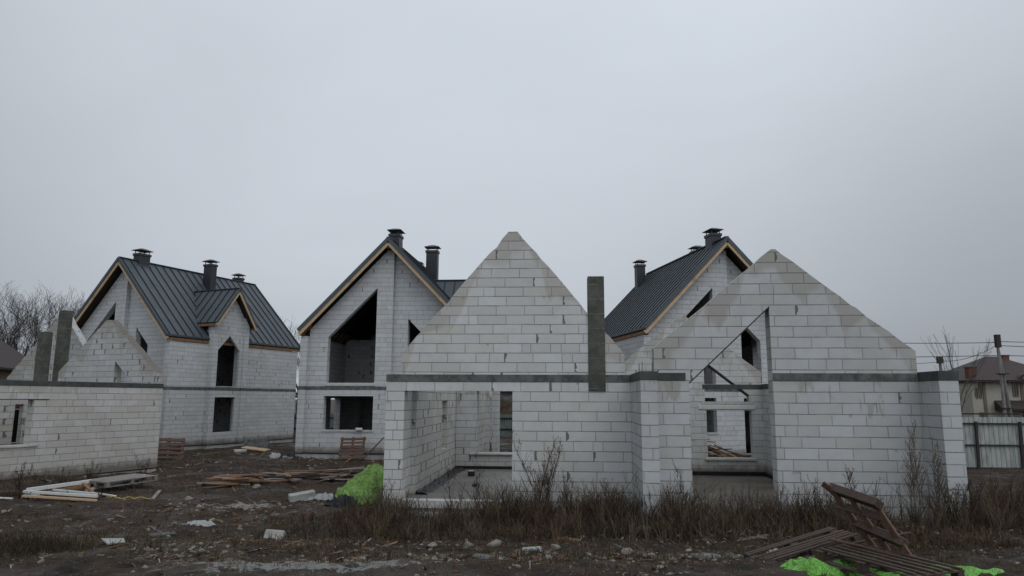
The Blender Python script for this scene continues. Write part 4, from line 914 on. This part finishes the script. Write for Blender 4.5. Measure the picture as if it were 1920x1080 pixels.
def brush(spots, label, seed):
    rr = random.Random(seed); mb = MB()
    for (cx, cy, sx, sy, n, h0, h1) in spots:
        for _ in range(n):
            x = cx + rr.uniform(-1, 1) * sx; y = cy + rr.uniform(-1, 1) * sy; z = gz(x, y) - .03; H_ = rr.uniform(h0, h1)
            mat = M[rr.choice(['twig', 'twig', 'twig_dark', 'twig_dark', 'twig_pale', 'straw'])]
            for s_ in range(rr.randint(2, 6)):
                hh = H_ * rr.uniform(.5, 1); dx, dy = rr.gauss(0, .28), rr.gauss(0, .2); cv = rr.uniform(-.12, .12)
                pts = [Vector((x + dx*hh*t + cv*hh*t*t, y + dy*hh*t, z + hh*t*(1-.12*t))) for t in (0, .25, .5, .75, 1)]
                mb.tube(pts, [.006, .0052, .0045, .0036, .0022], mat, 3)
                for b in range(int(5 + 9*hh)):
                    t = rr.uniform(.15, .98) * 4; i = min(int(t), 3); p = pts[i].lerp(pts[i+1], t - i); a = rr.uniform(0, 6.28); l = hh * rr.uniform(.08, .3) * (1.15 - t/5)
                    q1 = p + Vector((math.cos(a)*.6, math.sin(a)*.6, rr.uniform(.3, 1.1))) * l * .5; q2 = q1 + Vector((math.cos(a+rr.uniform(-.6,.6))*.4, math.sin(a)*.4, rr.uniform(.4, 1.1))) * l * .5
                    w = Vector((0, 0, .0045)) + Vector((math.sin(a), -math.cos(a), 0))*.0025
                    mb.add([p, p + w, q1 + w*.9, q1, q2 + w*.5, q2], [(0, 1, 2, 3), (3, 2, 4, 5)], mat)
    o = mb.build('dead_brush'); tag(o, label, 'undergrowth', kind='stuff')
brush([(2.2, 12.9, .8, .4, 60, .7, 1.25), (3.9, 12.35, 1.3, .3, 60, .65, 1.15), (-.1, 13.3, .7, .5, 40, .6, 1.0), (5.3, 12.1, .6, .3, 35, .6, 1.1), (7.3, 11.8, .9, .3, 40, .5, 1.1), (-2.5, 14.2, .5, .4, 26, .5, .9), (-.2, 12.1, 2.6, .6, 110, .2, .55), (2.2, 11.8, 1.0, .5, 50, .25, .6), (-5.0, 10.8, 2.5, .8, 40, .12, .3), (9.7, 13.5, 1.2, 1.2, 80, .6, 1.2), (2.0, 13.0, 1.0, .5, 50, .5, 1.0), (3.9, 12.3, 1.4, .35, 70, .5, 1.0), (-.5, 13.2, 2.6, .6, 70, .35, .75), (6.6, 11.7, 1.5, .35, 40, .4, .8), (.9, 13.4, 1.3, .5, 70, .5, .95), (2.6, 12.6, .9, .4, 30, .5, .95), (-.6, 13.7, 2.3, .6, 90, .3, .7), (-.2, 13.1, 2.6, .5, 60, .2, .45), (1.75, 13.1, 1.0, .6, 60, .4, .85), (2.3, 12.5, .7, .4, 30, .35, .8), (3.8, 12.45, 1.4, .4, 85, .4, .85), (3.6, 12.1, 1.5, .4, 50, .25, .6), (5.4, 12.15, .8, .35, 40, .35, .75), (6.8, 11.9, 1.3, .35, 45, .25, .55), (8.2, 11.8, .7, .4, 18, .25, .6),
       (10.0, 14.3, 1.4, 1.9, 110, .4, 1.0), (-2.7, 14.4, .6, .5, 18, .3, .7), (-3.4, 14.2, 1.0, 1.2, 34, .2, .45), (-7.5, 9.3, 1.3, .8, 40, .15, .35), (-1.5, 12.3, 2.6, .8, 60, .12, .32), (-11.6, 18.9, 1.8, 1.4, 34, .2, .5), (-5.5, 12.4, 3.5, 2.2, 70, .08, .22)],
      'twiggy dead brush tangled in front of the shells and over the waste ground', 23)

# rubble crumbs: uncountable
def crumbs(spec, label, name, seed):
    rr = random.Random(seed); m = MB(); mats = [M['stone'], M['crumb'], M['dullbrick'], M['greywood'], M['oldwood'], M['pine_wet'], M['whitefilm']]
    for (cx, cy, sx, sy, n, s0, s1, wts) in spec:
        for _ in range(n):
            x = cx + rr.uniform(-1, 1) * sx; y = cy + rr.uniform(-1, 1) * sy
            if float(vnoise(x, y, 1.3, 2)) + float(vnoise(x, y, 3.7, 0)) * .7 < rr.uniform(-.6, .45): continue
            k = rr.choices(range(7), wts)[0]; s = s0 + (s1 - s0) * rr.random() ** 2.6
            R = Matrix.Rotation(rr.uniform(0, PI), 3, 'Z') @ Matrix.Rotation(rr.uniform(-.5, .5), 3, 'X') @ Matrix.Rotation(rr.uniform(-.4, .4), 3, 'Y')
            if k in (3, 4, 5): size = (s * rr.uniform(2, 5), s * rr.uniform(.2, .5), s * .15)
            elif k == 6: size = (s * rr.uniform(.5, 1.1), s * rr.uniform(.2, .6), s * .12)
            else: size = (s, s * rr.uniform(.5, .9), s * rr.uniform(.3, .6))
            random.seed(rr.random()); m.obox((x, y, gz(x, y) + size[2] * .12), size, R, mats[k], .5)
    o = m.build(name); tag(o, label, 'rubble', kind='stuff')
crumbs([(-6.0, 13.5, 5.0, 4.2, 2200, .015, .10, (3, 5, 2, 3, 5, 2, .25)), (-.5, 10.6, 5.5, 1.6, 1700, .012, .09, (4, 5, 3, 2, 4, 2, .3)), (-1.2, 10.0, 4.4, .55, 800, .02, .10, (5, 5, 3, 1, 2, 2, .3)), (-2.0, 8.6, 5.0, .9, 1100, .01, .06, (3, 5, 3, 2, 4, 1, .2)), (4.0, 8.8, 3.5, 1.2, 500, .01, .06, (6, 2, 3, 2, 3, 1, .3)), (4.2, 10.6, 2.2, 1.2, 500, .015, .09, (4, 2, 3, 2, 3, 1, .5)), (-9.0, 24, 5, 5, 800, .03, .15, (2, 3, 1, 3, 6, 2, .25)),
        (-8.2, 30.2, 6, 1.3, 300, .05, .25, (4, 3, 1, 3, 4, 1, 1)), (-6.0, 16.6, 1.8, 1.2, 500, .02, .12, (6, 3, 4, 1, 1, 1, .3)), (7.5, 11.0, 1.8, 1.0, 300, .02, .10, (4, 1, 3, 2, 3, 1, .3)), (2.4, 12.0, 2.0, .5, 220, .03, .15, (5, 2, 2, 1, 2, 1, .3))],
       'crumbs of mortar, brick and splintered wood strewn over the mud', 'rubble', 5)

# ------------------------------------------------------------------ pallets, tarpaulins, timber, debris
def frame_matrix(origin, ex, ew):
    ex = Vector(ex).normalized(); ew = Vector(ew); ew = (ew - ex * ew.dot(ex)).normalized(); ez = ex.cross(ew)
    R = Matrix((ex, ew, ez)).transposed().to_4x4(); R.translation = Vector(origin); return R
def pallet(mat4, L, Wd, label, top=7, mat='oldwood', seed=1, group=None, blocks=True, missing=(), name='wooden_pallet', slat_w=.09, th=.022, h=.145):
    rr = random.Random(seed); P = bpy.data.objects.new(name, None); COL.objects.link(P); P.matrix_world = mat4; tag(P, label, 'pallet', group)
    m_ = M[mat]
    for i in range(top):
        if i in missing: continue
        y = (i + .5) * Wd / top; q = MB(); j = rr.uniform(-.012, .012); e1, e2 = rr.uniform(-.02, .02), rr.uniform(-.02, .02)
        q.box((e1, y - slat_w/2 + j, h - th), (L + e2, y + slat_w/2 + j, h), m_); q.build('slat', P, bevel=.003)
    for i in range(3):
        x = (.05, L/2, L - .05)[i]; q = MB(); q.box((x-.05, 0, h - 2*th), (x+.05, Wd, h - th - .001), m_); q.build('cross_board', P, bevel=.003)
        for k in range(3):
            y = (.05, Wd/2, Wd-.05)[k]; q = MB(); q.box((x-.048, y-.048, th+.001), (x+.048, y+.048, h-2*th-.001), m_); q.build('block', P, bevel=.004)
    for k in range(3):
        y = (.05, Wd/2, Wd-.05)[k]; q = MB(); q.box((0, y-.05, 0), (L, y+.05, th), m_); q.build('skid', P, bevel=.003)
    return P
PG = 'pallets heaped at the bottom right'
pallet(frame_matrix((3.56, 8.6, .60), (.46, -1.1, -.02), (.72, .30, 0)), 1.25, .80, 'front pallet of the heap, long narrow slats running toward the viewer', top=6, seed=2, group=PG, slat_w=.042)
pallet(frame_matrix((3.22, 9.12, .33), (1.12, .10, .30), (-.05, .72, -.05)), 1.28, .8, 'rear pallet lying tilted at the left of the heap, its slats pointing left', top=7, seed=3, group=PG, slat_w=.06, missing=(4,))
# standing broken pallet: three long boards and heavy cross pieces
B3 = empty('wooden_pallet'); tag(B3, 'broken reddish-brown pallet standing on end above the heap', 'pallet', PG)
legs = [((3.98, 9.07, 1.40), (4.56, 8.72, .40)), ((4.13, 8.86, 1.30), (4.60, 8.50, .40)), ((4.27, 8.55, 1.27), (4.66, 8.22, .42))]
for p, q in legs:
    m = MB(); m.beam(p, q, .045, .06, M['redwood'], up=(.6, -.7, 0)); m.build('long_board', B3, bevel=.004)
for c0, c1 in (((4.04, 9.12, 1.36), (4.29, 8.46, 1.26)), ((4.25, 8.98, .96), (4.50, 8.36, .84))):
    m = MB(); m.beam(c0, c1, .14, .10, M['oldwood'], up=(.5, .1, .8)); m.build('cross_block', B3, bevel=.008)
m = MB(); m.beam((4.06, 9.10, 1.17), (4.36, 8.55, 1.10), .025, .09, M['oldwood'], up=(.5, .1, .8)); m.build('cross_board', B3)
m = MB(); m.beam((3.93, 9.12, 1.42), (4.05, 9.02, 1.30), .03, .07, M['redwood'], up=(.6, -.7, 0)); m.build('long_board', B3)

def heap_sheet(cx, cy, rx, ry, h, mat, label, seed, power=.9, n=46, rz=0.0, base=None, wr=.09, name='tarpaulin', cat='tarpaulin', group=None, skew=(0, 0), freq=2.6):
    """a crumpled sheet thrown over a lump: polar grid with folds, ragged hem"""
    rr = random.Random(seed); V = []; F_ = []; na = 64
    ph = [rr.uniform(0, 6.28) for _ in range(6)]
    z0 = gz(cx, cy) if base is None else base
    for i in range(n + 1):
        t = i / n
        for j in range(na):
            a = 2*PI*j/na; rim = 1 + .13*math.sin(3*a+ph[0]) + .09*math.sin(5*a+ph[1]) + .06*math.sin(9*a+ph[2])
            x = math.cos(a) * rx * t * rim; y = math.sin(a) * ry * t * rim
            z = h * (1 - t) ** power
            fold = math.sin(a*7+ph[3] + 2*t) * .5 + math.sin(a*13+ph[4]-3*t) * .35 + 1.2*float(vnoise(x*3+cx, y*3+cy, freq*.5, 2)) + 1.1*(.5 - abs(float(vnoise(x*3+cx, y*3+cy, freq*.9, 1)))*4) + .7*(.5 - abs(float(vnoise(x*3+cx+9, y*3+cy, freq*1.9, 3)))*4)
            z += fold * wr * h * (.35 + t) * (1 if t < .97 else .5); rad = 1 + .05*fold*t
            X = x*rad*math.cos(rz) - y*rad*math.sin(rz) + cx + skew[0]*(1-t); Y = x*rad*math.sin(rz) + y*rad*math.cos(rz) + cy + skew[1]*(1-t)
            g = gz(X, Y) if base is None else base
            V.append((X, Y, max(z + (z0*(1-t) + g*t), g + .012)))
    for i in range(n):
        for j in range(na): a = i*na+j; b = i*na+(j+1) % na; F_.append((a, b, b+na, a+na))
    m = MB(); m.add(V, F_, mat); o = m.build(name, smooth=True)
    s_ = o.modifiers.new('solid', 'SOLIDIFY'); s_.thickness = .008; s_.offset = 1
    tag(o, label, cat, group); return o
heap_sheet(-3.35, 17.95, 1.05, 1.0, .86, M['tarp_dull'], 'dull lime-green tarpaulin thrown over a lump beside the left pier of the shell', 3, power=.62, wr=.085, skew=(-.1, .25), freq=1.5)
heap_sheet(3.42, 8.42, .36, .26, .17, M['tarp'], 'bright green sheet bunched up left of the front pallet', 5, power=.6, wr=.16, base=.50, freq=1.8)
heap_sheet(4.28, 8.72, .62, .46, .20, M['tarp'], 'bright green sheet spread beneath the front pallet of the heap', 6, power=.6, wr=.13, base=.44, freq=1.8)
heap_sheet(4.3, 8.02, .55, .30, .12, M['tarp'], 'bright green sheet at the very bottom edge below the front pallet', 7, power=.5, wr=.14, base=.50, freq=1.8)
heap_sheet(5.05, 8.25, .42, .26, .10, M['tarp'], 'bright green sheet lying flat right of the pallet heap', 8, power=.5, wr=.14, base=.53, freq=1.8)
heap_sheet(-3.85, 17.05, .42, .35, .22, M['darkcloth'], 'dark heap of cloth under the edge of the lime-green tarpaulin', 9, power=.6, wr=.3, name='cloth_heap', cat='cloth', freq=4)
heap_sheet(-4.72, 18.1, .42, .16, .14, M['whitefilm'], 'strip of dirty white film trailing left from the lime-green tarpaulin', 10, power=.6, wr=.4, name='plastic_film', cat='plastic film', rz=.25, freq=5)
heap_sheet(-6.05, 14.2, .30, .14, .06, M['whitefilm'], 'crumpled white scrap of film on the mud in the middle of the yard', 11, power=.6, wr=.5, name='plastic_film', cat='plastic film', freq=5)
heap_sheet(-11.75, 17.85, .22, .2, .16, M['whitefilm'], 'white film wrapped round the left end of the discarded window frame', 12, power=.5, wr=.3, name='plastic_film', cat='plastic film', freq=5)
heap_sheet(3.9, 10.55, .22, .09, .05, M['whitefilm'], 'tangle of pale rag lying left of the pallets', 13, power=.5, wr=.6, name='rag', cat='rag', freq=7)

def plank(p, q, w, h, mat, label, group=None, name='wooden_plank', cat='plank', ground=True, up=(0, 0, 1)):
    p, q = Vector(p), Vector(q)
    if ground: p.z += gz(p.x, p.y); q.z += gz(q.x, q.y)
    m = MB(); m.beam(p, q, w, h, M[mat], up=up); o = m.build(name, bevel=.004); tag(o, label, cat, group); return o
# discarded window frame and laths by the left shell
FR = empty('window_frame'); tag(FR, 'broken white-painted wooden window frame lying on the mud before the left shell', 'window frame')
for (p, q, w, h, mt) in (((-11.86, 17.67, .16), (-9.70, 17.02, .14), .07, .06, 'whitewood'), ((-11.8, 17.55, .07), (-9.65, 16.92, .06), .06, .05, 'pine'),
                         ((-11.86, 17.75, .18), (-11.0, 18.95, .26), .07, .09, 'whitewood'), ((-11.5, 17.75, .10), (-10.9, 18.75, .17), .06, .08, 'pine_wet'), ((-11.3, 17.9, .17), (-9.9, 17.35, .15), .05, .05, 'whitewood')):
    z0 = gz(-10.8, 17.6); m = MB(); m.beam((p[0], p[1], p[2] + z0), (q[0], q[1], q[2] + z0), w, h, M[mt]); m.build('frame_member', FR, bevel=.004)
LG = 'loose timber before the left shell'
plank((-11.2, 18.9, .26), (-10.0, 17.55, .07), .08, .04, 'pine_wet', 'short orange-brown board leaning across the right end of the broken frame', LG)
plank((-10.95, 18.65, .08), (-10.1, 19.95, .30), .09, .05, 'whitewood', 'long white-painted board angled up between the broken frame and the flat pallet', LG)
plank((-10.4, 18.25, .04), (-9.75, 17.9, .04), .07, .03, 'whitewood', 'short white lath flat on the mud right of the broken frame', LG)
plank((-12.9, 17.9, .08), (-11.9, 18.3, .10), .12, .05, 'oldwood', 'dark old board left of the broken frame at the picture edge', LG)
plank((-13.0, 17.4, .05), (-12.0, 17.5, .05), .08, .03, 'whitewood', 'white lath at the left picture edge below the shell wall', LG)
plank((-9.15, 18.9, .03), (-8.75, 17.75, .03), .09, .03, 'greywood', 'small grey board end right of the flat pallet', LG)
plank((-11.2, 19.3, .10), (-10.3, 20.0, .14), .1, .05, 'oldwood', 'dark board between the white board and the shell wall', LG)
pallet(frame_matrix((-10.35, 18.55, .12 + gz(-9.8, 19)), (.80, 1.55, .05), (-.9, .5, 0)), 1.45, 1.0, 'grey weathered pallet lying flat near the corner of the left shell', top=9, mat='greywood', seed=7)
m = MB(); rr = random.Random(2); pts = [(-9.9 + i*.07, 17.75 + rr.uniform(-.12, .12) + i*.008, gz(-9.9 + i*.07, 17.7) + .03 + rr.uniform(0, .03)) for i in range(16)]
m.tube(pts, .012, M['yellow'], 4); tag(m.build('cord'), 'yellow cord tangled on the mud below the flat pallet', 'cord')
# leaning pallets at the finished houses
pallet(frame_matrix((-6.95, 29.15, gz(-6.9, 29.2) - .02), (.98, -.05, .03), (.02, .36, .93)), 1.0, .95, 'reddish pallet leaning upright below the window of the middle roofed house', top=6, mat='redwood', seed=8)
plank((-5.95, 29.0, .05), (-5.2, 29.25, .95), .14, .04, 'redwood', 'board leaning on the middle roofed house beside the reddish pallet', cat='plank')
for k in range(2):
    pallet(frame_matrix((-14.35 - k*.05, 28.7 + k*.17, gz(-14.3, 29) - .02 + k*.01), (.92, .62, -.06), (-.14, .34, .92)), 1.15, .9,
           ['front one of the two dark pallets leaning together beside the left shell corner', 'rear one of the two dark pallets leaning together beside the left shell corner'][k], top=5, mat='redwood', seed=9 + k, group='dark pallets by the left shell corner')
# heap of boards across the yard
rr = random.Random(17)
for i in range(64):
    cx = rr.uniform(-8.3, -4.4); cy = 21.2 + (cx + 7.9) * .55 + rr.uniform(-1.3, 1.5); a = rr.gauss(.15, .45); L = rr.uniform(.5, 1.9); lay = rr.choice([0, 0, 1, 2]) * .05
    dx, dy = math.cos(a) * L / 2, math.sin(a) * L / 2
    plank((cx-dx, cy-dy, .03 + lay + rr.uniform(0, .05)), (cx+dx, cy+dy, .03 + lay + rr.uniform(0, .08)), rr.uniform(.08, .15), .03, rr.choice(['pine_wet', 'pine_wet', 'oldwood', 'redwood', 'oldwood', 'greywood']),
          'wet brown board lying in the low heap across the middle of the yard', 'boards heaped across the yard')
# timber pile behind the low gable part, seen through its rear window
for i in range(34):
    a = rr.gauss(2.75, .28); L = rr.uniform(.8, 1.8); cx = rr.uniform(6.3, 7.8); h0 = .12 + .75 * max(0, (7.35 - cx)) * rr.random() + rr.uniform(0, .35); cy = 25.3 + rr.uniform(-.5, .6)
    dx, dz = math.cos(a) * L / 2, math.sin(a) * L / 2 * .8
    plank((cx-dx, cy - .1, max(.03, h0 + .25 - dz)), (cx+dx, cy + rr.uniform(-.2, .3), max(.03, h0 + .25 + dz)), rr.uniform(.06, .12), .03, rr.choice(['pine', 'pine_wet', 'pine_wet', 'oldwood', 'steel']),
          'board in the timber pile seen through the rear window of the shell', 'timber pile behind the shell')
# stones, blocks, scraps
def chunk(x, y, size, rot, mat, label, name='stone', cat='stone', z=None, jit=.12, bevel=.012, group=None, tilt=(0, 0)):
    random.seed(int(abs(x*97 + y*31)) + 5); m = MB(); R = Matrix.Rotation(rot, 3, 'Z') @ Matrix.Rotation(tilt[0], 3, 'Y') @ Matrix.Rotation(tilt[1], 3, 'X')
    m.obox((0, 0, 0), size, R, mat, jit); o = m.build(name, bevel=bevel); o.location = (x, y, (gz(x, y) if z is None else z) + size[2] * .42); tag(o, label, cat, group); return o
def rock(x, y, s, label, seed, mat='stone', z=None, flat=.6, name='stone', group=None):
    rr = random.Random(seed); bm = bmesh.new(); bmesh.ops.create_icosphere(bm, subdivisions=3, radius=1)
    ax = [Vector((rr.uniform(-1, 1), rr.uniform(-1, 1), rr.uniform(-1, 1))).normalized() for _ in range(11)]; cut = [rr.uniform(.55, .85) for _ in ax]
    for v in bm.verts:
        for a, c in zip(ax, cut):
            d = v.co.dot(a)
            if d > c: v.co -= a * (d - c) * .93
        v.co *= 1 + .05 * float(vnoise(v.co.x * 5 + seed, v.co.y * 5 + v.co.z * 3, 1, 1))
        v.co = Vector((v.co.x * s, v.co.y * s * .8, v.co.z * s * flat))
    me = bpy.data.meshes.new(name); bm.to_mesh(me); bm.free(); me.materials.append(M[mat]); o = bpy.data.objects.new(name, me); COL.objects.link(o)
    o.location = (x, y, (gz(x, y) if z is None else z) + s * flat * .4); o.rotation_euler = (rr.uniform(-.3, .3), rr.uniform(-.3, .3), rr.uniform(0, 6)); tag(o, label, 'stone', group); return o
chunk(-5.18, 18.0, (.62, .24, .20), .45, M['plinth'], 'pale aerated block lying in the mud left of the lime-green tarpaulin', 'building_block', 'block', tilt=(-.12, .1), jit=.03)
chunk(-3.98, 12.35, (.34, .12, .17), -.1, M['plinth'], 'grey slab fragment standing on edge in the middle foreground', 'concrete_fragment', 'concrete piece', jit=.1, tilt=(.05, -.5))
chunk(-5.9, 10.9, (.30, .2, .05), .8, M['plinth'], 'thin grey slab fragment lying flat at the edge of the cement smear', 'concrete_fragment', 'concrete piece', jit=.25, tilt=(.1, .1))
chunk(-6.0, 12.6, (.42, .16, .05), .5, M['beam'], 'flat grey lath-like slab left of the grey fragment', 'concrete_fragment', 'concrete piece', jit=.2)
chunk(-6.33, 29.95 + .0, (.27, .18, .10), .1, M['lintel'], 'small white block lying on the wide window sill of the middle house', 'building_block', 'block', z=BASE + .935, jit=.05)
bpy.context.scene.objects['building_block.001'].location = (-6.35, 29.83, BASE + .935 + .05)
chunk(-12.3, 32.6, (.5, .3, .12), .6, M['lintel'], 'white block scrap beside the wall of the left roofed house', 'building_block', 'block', jit=.15)
for i, (x, y, s, lab) in enumerate([(2.95, 12.15, .20, 'brownish boulder in the weeds below the raking opening'), (3.35, 12.05, .17, 'jagged rock just right of the brownish boulder'), (2.25, 12.3, .24, 'mortar lump at the foot of the pier between the gables'),
        (2.62, 12.0, .17, 'squarish stone right of the mortar lump at the pier foot'), (-.62, 10.7, .10, 'pale stone at the edge of the cement smear, left of centre'), (-.25, 10.75, .12, 'larger pale stone right beside the centre of the foreground'),
        (.65, 10.5, .11, 'yellowish brick lump in the foreground below the shell'), (-1.15, 10.6, .09, 'small pale stone left of centre in the foreground'), (1.6, 10.1, .12, 'ochre stone in the foreground left of the pallets'), (8.5, 11.8, .12, 'reddish stone by the right-hand wall corner'), (-7.8, 17.6, .15, 'pale stone on the bare mud left of the aerated block'), (-6.9, 19.6, .14, 'whitish lump left above the aerated block')]):
    rock(x, y, s, lab, 60 + i)
m = MB(); m.tube([(.18, 10.35, gz(.18, 10.35) + .05), (.42, 10.2, gz(.42, 10.2) + .045)], .035, M['whitebox'], 10); tag(m.build('plastic_pipe'), 'short piece of white pipe lying in front of the shell', 'pipe')
heap_sheet(-9.35, 30.0, .55, .35, .16, M['darkcloth'], 'dark crumpled sheet between the left and middle roofed houses', 14, power=.6, wr=.4, name='plastic_sheet', cat='plastic sheet', freq=3)
heap_sheet(-9.75, 29.8, .25, .2, .18, M['whitefilm'], 'white sack end at the left of the dark crumpled sheet', 15, power=.5, wr=.3, name='sack', cat='sack', freq=4)
chunk(-11.75, 33.1, (1.25, .42, .05), -.25, M['pine'], 'pinkish board lying before the bay of the left roofed house', 'board', 'board', z=gz(-11.75, 33.1) + .12, jit=.12, tilt=(.08, .1))
chunk(-12.3, 34.6, (1.6, .05, .5), -.45, M['beam'], 'grey sheet leaning on the foot of the left roofed house', 'board', 'board', jit=.1, tilt=(.0, -.5))
bx = empty('box', (-1.08, 19.6, .39 )); tag(bx, 'small dark box with a pale lid on the floor of the front room', 'box')
one(bx, 'body', (-.09, -.07, 0), (.09, .07, .12), M['darkcloth'], bevel=.01); one(bx, 'lid', (-.085, -.065, .121), (.06, .065, .14), M['whitebox'], bevel=.006)
ht = rock(-.86, 17.3, .09, 'dark lump on the floor of the front room near its threshold', 91, mat='darkcloth', z=.39); 
# old brown sticks heaped beyond the front room window
for i in range(7):
    plank((-1.35 + .16*i, 25.6 + .1*i, .1), (-1.75 + .17*i, 26.4, 1.1 + .1*(i % 3)), .05, .03, 'oldwood', 'old stick leaning outside the back window of the front room', 'old sticks behind the front room')

# loose slats thrown across the pallet heap
for i, (p, q, lab) in enumerate([((3.35, 9.0, .50), (4.35, 8.75, .74), 'loose slat crossing the heap under the standing broken pallet'), ((3.9, 8.95, .78), (4.55, 8.30, .70), 'loose slat lying slantwise on the front pallet'),
        ((3.15, 8.75, .47), (4.1, 8.9, .62), 'loose slat poking out left of the heap over the green sheet'), ((4.55, 9.1, .50), (5.15, 8.35, .58), 'loose slat at the right foot of the standing broken pallet'), ((4.0, 9.25, .62), (4.9, 8.95, .86), 'short slat propped behind the standing broken pallet')]):
    plank(p, q, .06, .022, ['oldwood', 'redwood'][i % 2], lab, 'loose slats on the pallet heap', ground=False)
# inside the left shell, seen through its window slot
def kloc(x, y, z):
    c, s_ = math.cos(.435), math.sin(.435); return (-12.062 + x*c + y*s_, 24.556 - x*s_ + y*c, BASE + z)
m = MB(); m.box((-.03, -.9, 0), (.03, .9, 1.05), M['darkcloth']); o = m.build('plastic_sheet'); o.location = kloc(-3.4, -3.0, .78); o.rotation_euler = (0, 0, -.435)  # dark panel added so the roofless interior looks dark through the slot
tag(o, 'dark sheet added inside the left shell to make its window slot look dark', 'plastic sheet')
m = MB(); m.box((-.03, -.9, 0), (.03, .9, .5), M['brick']); o = m.build('board'); o.location = kloc(-3.45, -3.0, 1.85); o.rotation_euler = (0, 0, -.435); tag(o, 'reddish board above the dark sheet inside the left shell', 'board')
for i in range(6):
    plank(kloc(-3.25, -3.9, .25 + .09*i), kloc(-3.2, -2.3, .30 + .09*i), .05, .04, ['pine', 'pine_wet'][i % 2], 'orange-brown lath stacked before the dark sheet inside the left shell', 'laths inside the left shell', ground=False)
